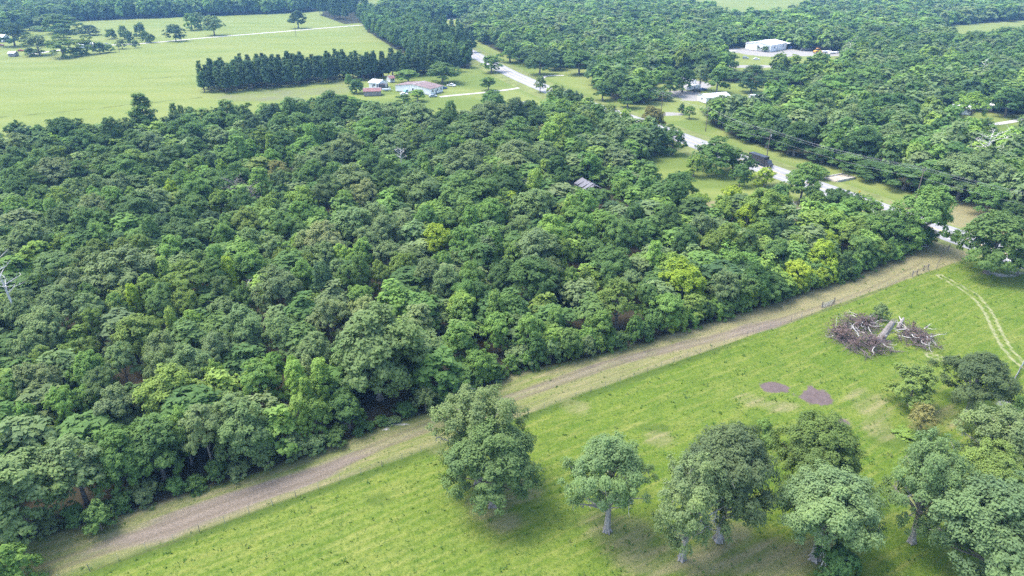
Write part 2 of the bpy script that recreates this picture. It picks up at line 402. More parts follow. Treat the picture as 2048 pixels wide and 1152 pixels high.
def pasture_material():
    m, nt, out = new_mat('pasture_turf'); p = geopos(nt)
    ang = math.atan2(fdir.y, fdir.x)
    mp = N(nt, 'ShaderNodeMapping', vector_type='TEXTURE'); mp.inputs['Rotation'].default_value = (0, 0, ang); mp.inputs['Scale'].default_value = (9.0, 1.0, 1.0)
    nt.links.new(p, mp.inputs[0])
    big = noise(nt, p, 0.045, 5, 0.6, 0.6); med = noise(nt, p, 0.33, 6, 0.65, 0.5); fine = noise(nt, p, 2.6, 4, 0.7); row = noise(nt, mp.outputs[0], 0.9, 3, 0.6)
    tuft = noise(nt, p, 1.1, 3, 0.6)
    g = ramp(nt, big, [(0.28, (0.073, 0.123, 0.015)), (0.5, (0.105, 0.150, 0.021)), (0.72, (0.143, 0.170, 0.034))])
    g = mixc(nt, ramp(nt, med, [(0.35, (0.0,) * 3), (0.66, (0.9,) * 3)]), g, (0.065, 0.115, 0.014))
    g = mixc(nt, ramp(nt, row, [(0.47, (0,) * 3), (0.72, (0.6,) * 3)]), g, (0.195, 0.200, 0.056))
    wv = N(nt, 'ShaderNodeTexWave', wave_type='BANDS', bands_direction='Y', wave_profile='SIN'); wv.inputs['Scale'].default_value = 0.21; wv.inputs['Distortion'].default_value = 3.2; wv.inputs['Detail'].default_value = 3; wv.inputs['Detail Scale'].default_value = 1.5
    mp2 = N(nt, 'ShaderNodeMapping', vector_type='TEXTURE'); mp2.inputs['Rotation'].default_value = (0, 0, ang); nt.links.new(p, mp2.inputs[0]); nt.links.new(mp2.outputs[0], wv.inputs['Vector'])
    g = mixc(nt, mth(nt, 'MULTIPLY', mth(nt, 'MULTIPLY', wv.outputs['Fac'], med), mth(nt, 'MULTIPLY', ATT(nt, 'mow'), 0.5), True), g, (0.214, 0.240, 0.069))
    g = mixc(nt, ramp(nt, fine, [(0.36, (0.75,) * 3), (0.5, (0,) * 3)]), g, (0.044, 0.079, 0.012))
    g = mixc(nt, ramp(nt, fine, [(0.58, (0,) * 3), (0.75, (0.6,) * 3)]), g, (0.205, 0.220, 0.060))
    g = mixc(nt, ramp(nt, tuft, [(0.52, (0,) * 3), (0.72, (0.5,) * 3)]), g, (0.054, 0.100, 0.013))
    g = mixc(nt, masked(nt, 'lush', p, 0.3, 0.8, 0.6, 0.5), g, mixc(nt, fine, (0.039, 0.068, 0.013), (0.081, 0.121, 0.022)))
    dry = mixc(nt, row, (0.162, 0.150, 0.072), (0.252, 0.216, 0.120)); dry = mixc(nt, ramp(nt, fine, [(0.35, (0.7,) * 3), (0.62, (0,) * 3)]), dry, (0.120, 0.132, 0.054))
    g = mixc(nt, masked(nt, 'dry', mp.outputs[0], 0.3, 0.85, 1.0, 0.45), g, dry)
    g = mixc(nt, masked(nt, 'path', p, 0.35, 0.85, 0.5, 0.6), g, (0.240, 0.240, 0.132))
    rut = mixc(nt, row, (0.140, 0.116, 0.092), (0.225, 0.190, 0.155)); rut = mixc(nt, ramp(nt, fine, [(0.4, (0.5,) * 3), (0.6, (0,) * 3)]), rut, (0.096, 0.078, 0.054))
    g = mixc(nt, masked(nt, 'dirt', mp.outputs[0], 0.28, 0.75, 0.95, 0.55), g, rut)
    g = mixc(nt, mth(nt, 'MULTIPLY', masked(nt, 'rut', mp.outputs[0], 0.35, 0.9, 0.9, 0.5), 0.4), g, (0.105, 0.088, 0.060))
    burn = mixc(nt, noise(nt, p, 0.9, 6, 0.75), (0.050, 0.036, 0.034), (0.165, 0.130, 0.122))
    g = mixc(nt, masked(nt, 'burn', p, 0.36, 0.66, 0.85, 0.9), g, burn)
    g = mixc(nt, masked(nt, 'sand', p, 0.4, 0.7, 0.6, 0.7), g, (0.372, 0.348, 0.318))
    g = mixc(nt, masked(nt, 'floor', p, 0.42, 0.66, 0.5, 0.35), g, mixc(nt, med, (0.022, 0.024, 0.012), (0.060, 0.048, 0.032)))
    bm = mth(nt, 'ADD', mth(nt, 'MULTIPLY', fine, 0.5), med)
    finish(nt, out, g, 0.95, bm, 0.7, 0.35, 0.05)
    return m
def z_pasture(x, y):
    d = fn_dirt(x, y)
    return 0.16 + 0.10 * terrain_noise(x, y, 0.25, 5) + 0.05 * terrain_noise(x, y, 1.1, 6) - 0.12 * d
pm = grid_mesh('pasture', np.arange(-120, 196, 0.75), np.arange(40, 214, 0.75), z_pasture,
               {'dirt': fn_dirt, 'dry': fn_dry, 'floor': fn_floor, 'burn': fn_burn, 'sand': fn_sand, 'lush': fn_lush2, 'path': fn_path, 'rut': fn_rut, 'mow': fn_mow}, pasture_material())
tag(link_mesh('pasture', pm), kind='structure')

# --- weeds and tufts standing in the pasture
def tufts(n):
    rng = np.random.default_rng(77); X = rng.uniform(-100, 185, n); Y = rng.uniform(55, 205, n)
    ok = (side(X, Y) < 14) & (fn_floor(X, Y) < 0.45) & (fn_dirt(X, Y) < 0.4) & (fn_burn(X, Y) < 0.3) & (dist_line(HIGHWAY[::6], X, Y)[0] > 8)
    cl = terrain_noise(X, Y, 0.35, 12) + 0.6 * terrain_noise(X, Y, 0.09, 13)
    ok &= cl > rng.uniform(-1.6, 0.9, n)
    X, Y = X[ok], Y[ok]; m = len(X); k = 5
    Z = z_pasture(X, Y); s = rng.gamma(2.2, 0.062, m) * np.where(side(X, Y) > 0, 0.8, 1.0)
    P = np.repeat(np.column_stack([X, Y, Z]), k, 0); S = np.repeat(s, k)[:, None]; M = m * k
    a = rng.uniform(0, 6.28, M); u = np.column_stack([np.cos(a), np.sin(a), np.zeros(M)]); w = np.column_stack([-np.sin(a), np.cos(a), np.zeros(M)])
    b = P + u * S * rng.uniform(0, 0.8, (M, 1)); top = b + u * S * rng.uniform(0.2, 0.9, (M, 1)) + np.array([0, 0, 1]) * S * rng.uniform(0.6, 1.3, (M, 1))
    V = np.stack([b + w * S * 0.32, b - w * S * 0.32, top], 1)
    base = np.array([[0.115, 0.20, 0.042], [0.15, 0.225, 0.056], [0.21, 0.245, 0.085], [0.09, 0.165, 0.042]])[rng.choice(4, m, p=[0.4, 0.3, 0.12, 0.18])]
    return V, np.column_stack([np.repeat(base, k, 0), np.ones(M)]), np.repeat(rng.beta(3, 3, m), k)
TV, TC, TT = tufts(60000)
print('tufts', len(TV))

# --- highway, markings and gravel roads
def strip(P, w0, w1, z):
    mb = MB()
    L = []
    for i, p in enumerate(P):
        d = (P[min(i + 1, len(P) - 1)] - P[max(i - 1, 0)]).normalized(); n = Vector((-d.y, d.x, 0))
        L.append((p + n * w0, p + n * w1))
    for i in range(len(L) - 1):
        a, b = L[i], L[i + 1]
        mb.poly([(a[0].x, a[0].y, z), (a[1].x, a[1].y, z), (b[1].x, b[1].y, z), (b[0].x, b[0].y, z)])
    return mb
def asphalt():
    m, nt, out = new_mat('sun_bleached_asphalt'); p = geopos(nt)
    a = noise(nt, p, 0.15, 5, 0.6); b = noise(nt, p, 3.0, 4, 0.7)
    c = mixc(nt, mth(nt, 'MULTIPLY', b, 0.5), ramp(nt, a, [(0.3, (0.216, 0.216, 0.220)), (0.7, (0.288, 0.284, 0.281))]), (0.187, 0.187, 0.191))
    finish(nt, out, c, 0.85, b, 0.2, 0.02, 0.2); return m
hw = strip(HIGHWAY, -6.1, 6.1, 0.34).build('highway', asphalt()); tag(hw, kind='structure')
verge = plain('mown_verge', (0.15, 0.175, 0.058), 0.95, 0.35, 0.15, spec=0.05)
for a, b in ((6.1, 13.5), (-13.5, -6.1)):
    mb = MB()
    P = HIGHWAY
    for i in range(len(P) - 1):
        q = []
        for j in (i, i + 1):
            d = (P[min(j + 1, len(P) - 1)] - P[max(j - 1, 0)]).normalized(); n = Vector((-d.y, d.x, 0))
            i0, i1 = (a, b)
            zo = lambda w: 0.33 if abs(abs(w) - 6.1) < 0.01 else -0.30
            q.append((P[j] + n * i0, zo(i0), P[j] + n * i1, zo(i1)))
        mb.poly([(q[0][0].x, q[0][0].y, q[0][1]), (q[0][2].x, q[0][2].y, q[0][3]), (q[1][2].x, q[1][2].y, q[1][3]), (q[1][0].x, q[1][0].y, q[1][1])])
    tag(mb.build('road_verge', verge), kind='structure')
white = plain('road_paint_white', (0.72, 0.72, 0.70), 0.7, 0.2, 2.0); yellow = plain('road_paint_yellow', (0.62, 0.45, 0.06), 0.7, 0.2, 2.0)
strip(HIGHWAY, 3.55, 3.72, 0.346).build('edge_line', white, hw); strip(HIGHWAY, -3.72, -3.55, 0.346).build('edge_line', white, hw)
strip(HIGHWAY, 0.08, 0.2, 0.346).build('centre_line', yellow, hw); strip(HIGHWAY, -0.2, -0.08, 0.346).build('centre_line', yellow, hw)
GRAVEL = plain('pale_gravel', (0.40, 0.385, 0.35), 0.95, 0.25, 0.4, spec=0.05)
for px, w in (([(60, 108), (180, 92), (290, 86), (400, 76), (560, 63), (720, 50), (830, 43), (960, 35)], 2.6), ([(1062, 170), (1020, 178), (960, 185), (905, 190), (880, 193)], 1.6), ([(1128, 150), (1090, 152), (1078, 166)], 1.6),
              ([(1925, 262), (1960, 250), (2000, 246), (2060, 236)], 1.8), ([(1290, 128), (1330, 122), (1400, 108), (1470, 100)], 3.0)):
    tag(strip(catmull([at(*p) for p in px], 6), -w, w, -0.2).build('gravel_road', GRAVEL), kind='structure')

# ------------------------------------------------------------------ trees: clump layouts, leaves, limbs
def unit(v): return v / np.maximum(np.linalg.norm(v, axis=-1, keepdims=True), 1e-9)
def clump_layout(form, r, h, rng, dense=1.0):
    """centres and radii of the leaf sprays of a crown of radius r on a tree of height h"""
    C = []; R = []
    def add(c, rr): C.append(c); R.append(rr)
    if form in ('oak', 'park', 'round', 'sparse', 'shrub', 'bush'):
        z0 = {'oak': 0.16, 'park': 0.27, 'round': 0.12, 'sparse': 0.24, 'shrub': 0.0, 'bush': 0.0}[form] * h
        ch = h - z0
        nl = {'oak': 19, 'park': 17, 'round': 15, 'sparse': 17, 'shrub': 11, 'bush': 6}[form]
        # big limbs carry lobes, lobes carry sprays
        lobes = []; ax = rng.uniform(0.82, 1.18); tilt = rng.uniform(0, 6.28)
        for k in range(nl):
            a = k * 2.399 + rng.uniform(-0.5, 0.5); u = (k + 0.5) / nl
            rad = r * 0.76 * math.sqrt(max(0.02, 1 - (1.22 * (u - 0.22)) ** 2)) * rng.uniform(0.62, 1.12) * (1 if u < 0.9 else 0.45)
            rad *= (ax if math.cos(a - tilt) > 0 else 2 - ax)
            zz = z0 + ch * (0.12 + 0.72 * u) + rng.uniform(-0.07, 0.07) * h
            lobes.append((np.array([rad * math.cos(a), rad * math.sin(a), zz]), r * rng.uniform(0.22, 0.40)))
        lobes.append((np.array([0, 0, z0 + ch * 0.60]), r * 0.52))
        per = {'oak': 17, 'park': 14, 'round': 16, 'sparse': 9, 'shrub': 15, 'bush': 10}[form]
        for c, lr in lobes:
            n = int(per * dense * (2.0 if lr > 0.5 * r else 1.0))
            d = unit(rng.normal(size=(n * 3, 3)))
            d = d[d[:, 2] > (-0.5 if form != 'shrub' else -0.8)][:n]
            for q in d:
                p = c + q * lr * np.array([1, 1, 0.85]) * rng.uniform(0.8, 1.12)
                p[2] = min(p[2], h - 0.05 * h * rng.random()); p[2] = max(p[2], 0.4)
                add(p, max(lr * rng.uniform(0.22, 0.42), 0.05 * r))
    elif form == 'tall':
        n = int(110 * dense)
        for k in range(n):
            u = (k + 0.5) / n; a = k * 2.399 + rng.uniform(-0.4, 0.4)
            prof = math.sin(math.pi * min(1, 0.16 + 0.84 * u) ** 0.75) ** 0.8 if u < 0.98 else 0.1
            zz = h * (0.16 + 0.82 * u); rr = r * (0.35 + 0.75 * prof) * rng.uniform(0.55, 1.05)
            add(np.array([rr * math.cos(a), rr * math.sin(a), zz]), r * rng.uniform(0.16, 0.28))
    elif form == 'feather':
        nl = 10
        for k in range(nl):
            a = k * 2.4 + rng.uniform(-0.3, 0.3); u = (k + 0.5) / nl
            rad = r * (0.75 - 0.55 * u) * rng.uniform(0.6, 1.1); zz = h * (0.42 + 0.52 * u)
            c = np.array([rad * math.cos(a), rad * math.sin(a), zz]); lr = r * rng.uniform(0.38, 0.55)
            for q in range(int(16 * dense)):
                t = rng.uniform(0, 2 * math.pi); s = math.sqrt(rng.random()) * lr
                add(c + np.array([s * math.cos(t), s * math.sin(t), 0.10 * h * (1 - (s / lr) ** 2) + rng.uniform(-0.02, 0.02) * h]), lr * rng.uniform(0.16, 0.30))
    elif form == 'pine':
        tiers = 9
        for k in range(tiers):
            u = (k + 0.5) / tiers; zz = h * (0.2 + 0.78 * u)
            rr = r * (1.0 - 0.78 * u ** 1.5) * (0.8 if k == 0 else 1)
            m = max(3, int(7 * (1 - 0.5 * u)))
            for j in range(m):
                a = 2 * math.pi * j / m + rng.uniform(-0.4, 0.4) + k
                L = rr * rng.uniform(0.65, 1.1)
                for s in (0.5, 0.8, 1.0):
                    if rng.random() < 0.12: continue
                    add(np.array([L * s * math.cos(a), L * s * math.sin(a), zz + rng.uniform(-0.02, 0.03) * h + 0.05 * h * s]), r * rng.uniform(0.17, 0.28))
        add(np.array([0, 0, h * 0.985]), r * 0.14)
    return np.array(C), np.array(R)

def leaves(C, R, leaf, rng, cover=1.0, up=0.35, jit=0.55, flat=0.8, tri=False, nmax=None):
    """leaf-sized faces spread over every spray; returns corners (n, k, 3) and a tint per leaf"""
    n = np.maximum((cover * 4 * math.pi * R ** 2 * 0.62 / (leaf * leaf * 0.5)).astype(int), 3)
    if nmax is not None and n.sum() > nmax: n = np.maximum((n * (nmax / n.sum())).astype(int), 2)
    idx = np.repeat(np.arange(len(C)), n); M = len(idx)
    d = unit(rng.normal(size=(M, 3))); d[:, 2] = np.where(d[:, 2] < -0.7, -d[:, 2], d[:, 2])
    rad = R[idx, None] * (0.35 + 0.9 * rng.random((M, 1)) ** 0.7)
    p = C[idx] + d * rad * np.array([1, 1, flat])
    mid = np.array([C[:, 0].mean(), C[:, 1].mean(), C[:, 2].min() * 0.5 + C[:, 2].mean() * 0.5])
    dome = unit((p - mid) / np.maximum(C.std(0), 0.2))
    nrm = unit(d * 0.45 + dome * 1.0 + np.array([0, 0, up]) + rng.normal(size=(M, 3)) * jit * 0.62)
    t = unit(np.cross(nrm, rng.normal(size=(M, 3)))); b = np.cross(nrm, t)
    s = leaf * rng.uniform(0.6, 1.25, (M, 1))
    if tri:
        V = np.stack([p + t * s * 0.75, p - t * s * 0.45 + b * s * 0.62, p - t * s * 0.45 - b * s * 0.62], 1)
    else:
        V = np.stack([p + t * s * 0.8, p + b * s * 0.45 - nrm * s * 0.12, p - t * s * 0.8, p - b * s * 0.45 - nrm * s * 0.12], 1)
    base = rng.beta(4, 4, len(C))
    tint = np.clip(base[idx] * 0.62 + rng.beta(2, 2, M) * 0.38, 0, 1)
    return V, tint
def faces_mesh(name, V, mat, attrs):
    n, k = V.shape[:2]
    me = bpy.data.meshes.new(name)
    me.vertices.add(n * k); me.vertices.foreach_set('co', V.astype(np.float32).ravel())
    me.loops.add(n * k); me.loops.foreach_set('vertex_index', np.arange(n * k, dtype=np.int32))
    me.polygons.add(n); me.polygons.foreach_set('loop_start', (np.arange(n) * k).astype(np.int32))
    me.update()
    for a, (typ, val) in attrs.items():
        at_ = me.attributes.new(a, typ, 'FACE')
        at_.data.foreach_set('value' if typ == 'FLOAT' else 'vector' if typ == 'FLOAT_VECTOR' else 'color', val.astype(np.float32).ravel())
    me.materials.append(mat); return me
def limbs(C, R, h, r, rng, mat, trunk_r, nl=14, form='oak', lean=0.0, sub=0, name='trunk', base=0.0):
    mb = MB()
    top = h * (0.95 if form in ('pine', 'tall') else 0.62)
    b = Vector((rng.uniform(-1, 1) * 0.05 * h + lean * h, rng.uniform(-1, 1) * 0.05 * h, 0))
    pts = [Vector((0, 0, -0.4 + base)), Vector((0, 0, 0.25)), Vector(b * 0.25) + Vector((0, 0, top * 0.35)), Vector(b * 0.6) + Vector((0, 0, top * 0.7)), b + Vector((0, 0, top))]
    mb.tube(pts, [trunk_r * 1.6, trunk_r * 1.12, trunk_r * 0.9, trunk_r * 0.65, trunk_r * (0.12 if form in ('pine', 'tall') else 0.3)], 7)
    if form in ('oak', 'park', 'sparse', 'round'):
        for k in range(5):      # root flare
            a = k * 1.257 + rng.uniform(-0.3, 0.3)
            mb.tube([(math.cos(a) * trunk_r * 0.7, math.sin(a) * trunk_r * 0.7, 0.9), (math.cos(a) * trunk_r * 1.5, math.sin(a) * trunk_r * 1.5, 0.12)], [trunk_r * 0.35, trunk_r * 0.3], 4)
    order = rng.permutation(len(C))[:nl]
    for i in order:
        e = Vector(C[i]); z = min(max(e.z * rng.uniform(0.45, 0.75), 0.22 * h), top * 0.97); f = z / top
        s = Vector(b * min(1, f)) + Vector((0, 0, z))
        mid = s.lerp(e, 0.5) + Vector((rng.uniform(-1, 1), rng.uniform(-1, 1), 0.6)) * 0.07 * r
        q = trunk_r * rng.uniform(0.28, 0.48) * (1.1 - 0.6 * f)
        mb.tube([s, s.lerp(mid, 0.5) + Vector((0, 0, 0.03 * r)), mid, e], [q, q * 0.8, q * 0.6, q * 0.2], 5, False)
        for _ in range(sub):
            t0 = mid.lerp(e, rng.uniform(0.2, 0.9)); e2 = t0 + Vector(rng.normal(size=3)) * 0.09 * r; k2 = t0.lerp(e2, 0.5) + Vector(rng.normal(size=3)) * 0.03 * r
            mb.tube([t0, k2, e2], [q * 0.38, q * 0.28, q * 0.08], 4, False)
    return mb.mesh(name, mat)

PROTO = {}
def make_proto(key, form, r, h, leaf, n=1, cover=0.9, dense=1.0, trunk=0.3, bark=BARK, nl=14, up=0.35, jit=0.5, flat=0.8, sub=0, nmax=None):
    out = []
    for k in range(n):
        rng = np.random.default_rng(hash_key(key) + 17 * k)
        C, R = clump_layout(form, r, h, rng, dense)
        V, tint = leaves(C, R, leaf, rng, cover, up, jit, flat, False, nmax)
        cm = faces_mesh('crown', V, LEAF, {'tint': ('FLOAT', tint)})
        tm = limbs(C, R, h, r, rng, bark, trunk, nl, form, sub=sub)
        out.append(dict(crown=cm, trunk=tm, r=r, h=h, leaf=leaf, C=C, R=R, form=form))
    PROTO[key] = out
def hash_key(s): return sum((i + 1) * ord(c) for i, c in enumerate(s)) * 7 % 100003

make_proto('o', 'oak', 5.5, 13.5, 0.34, 6, 0.85, trunk=0.34)
make_proto('r', 'round', 4.0, 12.0, 0.30, 5, 0.88, trunk=0.26)
make_proto('t', 'tall', 2.6, 12.5, 0.30, 3, 0.85, trunk=0.2)
make_proto('f', 'feather', 5.5, 12.5, 0.32, 3, 0.9, trunk=0.28, up=0.6, jit=0.45, flat=0.5)
make_proto('s', 'sparse', 5.0, 13.0, 0.32, 3, 0.75, 0.9, trunk=0.32, nl=30, sub=3)
make_proto('b', 'shrub', 3.0, 6.0, 0.28, 4, 0.9, trunk=0.12, nl=8)
make_proto('p', 'pine', 3.4, 17.0, 0.42, 3, 1.1, trunk=0.24, bark=DARKBARK, up=0.5)

make_proto('q', 'shrub', 3.6, 10.0, 0.30, 4, 0.85, trunk=0.2, nl=10)
PAL = {'D': (0.088, 0.154, 0.051), 'M': (0.121, 0.202, 0.061), 'L': (0.161, 0.263, 0.068), 'G': (0.172, 0.235, 0.097), 'O': (0.161, 0.229, 0.057),
       'Y': (0.281, 0.364, 0.050), 'B': (0.082, 0.140, 0.061), 'C': (0.249, 0.292, 0.124), 'T': (0.118, 0.176, 0.066), 'E': (0.214, 0.313, 0.071), 'R': (0.235, 0.222, 0.082)}
CWORD = {'D': 'dark green', 'M': 'mid green', 'L': 'fresh green', 'G': 'grey-green', 'O': 'olive green', 'Y': 'bright yellow-green', 'B': 'deep blue-green', 'C': 'cream-tinged green', 'T': 'dull brownish green', 'E': 'light lime-green', 'R': 'rusty orange-green'}
FWORD = {'o': 'broad oak', 'r': 'round-topped tree', 't': 'slim upright tree', 'f': 'feathery layered tree', 's': 'thin-crowned oak', 'b': 'low bush', 'p': 'pine'}
CATEG = {'p': 'pine tree', 'b': 'bush'}
NAME = {'q': 'broadleaf_tree', 'o': 'oak_tree', 'r': 'broadleaf_tree', 't': 'sweetgum_tree', 'f': 'elm_tree', 's': 'oak_tree', 'b': 'bush', 'p': 'pine_tree'}
def plant(key, loc, r, h, col, label, group=None, name=None, rz=None, variant=None, cat=None):
    pr = PROTO[key][(int(RNG.integers(100)) if variant is None else variant) % len(PROTO[key])]
    e = empty(name or NAME[key], loc, float(RNG.uniform(0, 6.28)) if rz is None else rz)
    e.scale = (r / pr['r'], r / pr['r'], h / pr['h'])
    t = link_mesh('trunk' if key != 'b' else 'stem', pr['trunk'], e)
    c = link_mesh('crown' if key != 'b' else 'foliage', pr['crown'], e)
    j = RNG.uniform(0.955, 1.045, 3) * RNG.uniform(0.88, 1.12)
    c.color = (col[0] * j[0], col[1] * j[1], col[2] * j[2], 1)
    tag(e, label, cat or CATEG.get(key, 'tree'), group)
    return e

tag(link_mesh('grass_tufts', faces_mesh('grass_tufts', TV, LEAFA, {'tint': ('FLOAT', TT), 'col': ('FLOAT_COLOR', TC)})), 'low green tufts and weeds standing in the pasture turf', 'grass', kind='stuff')

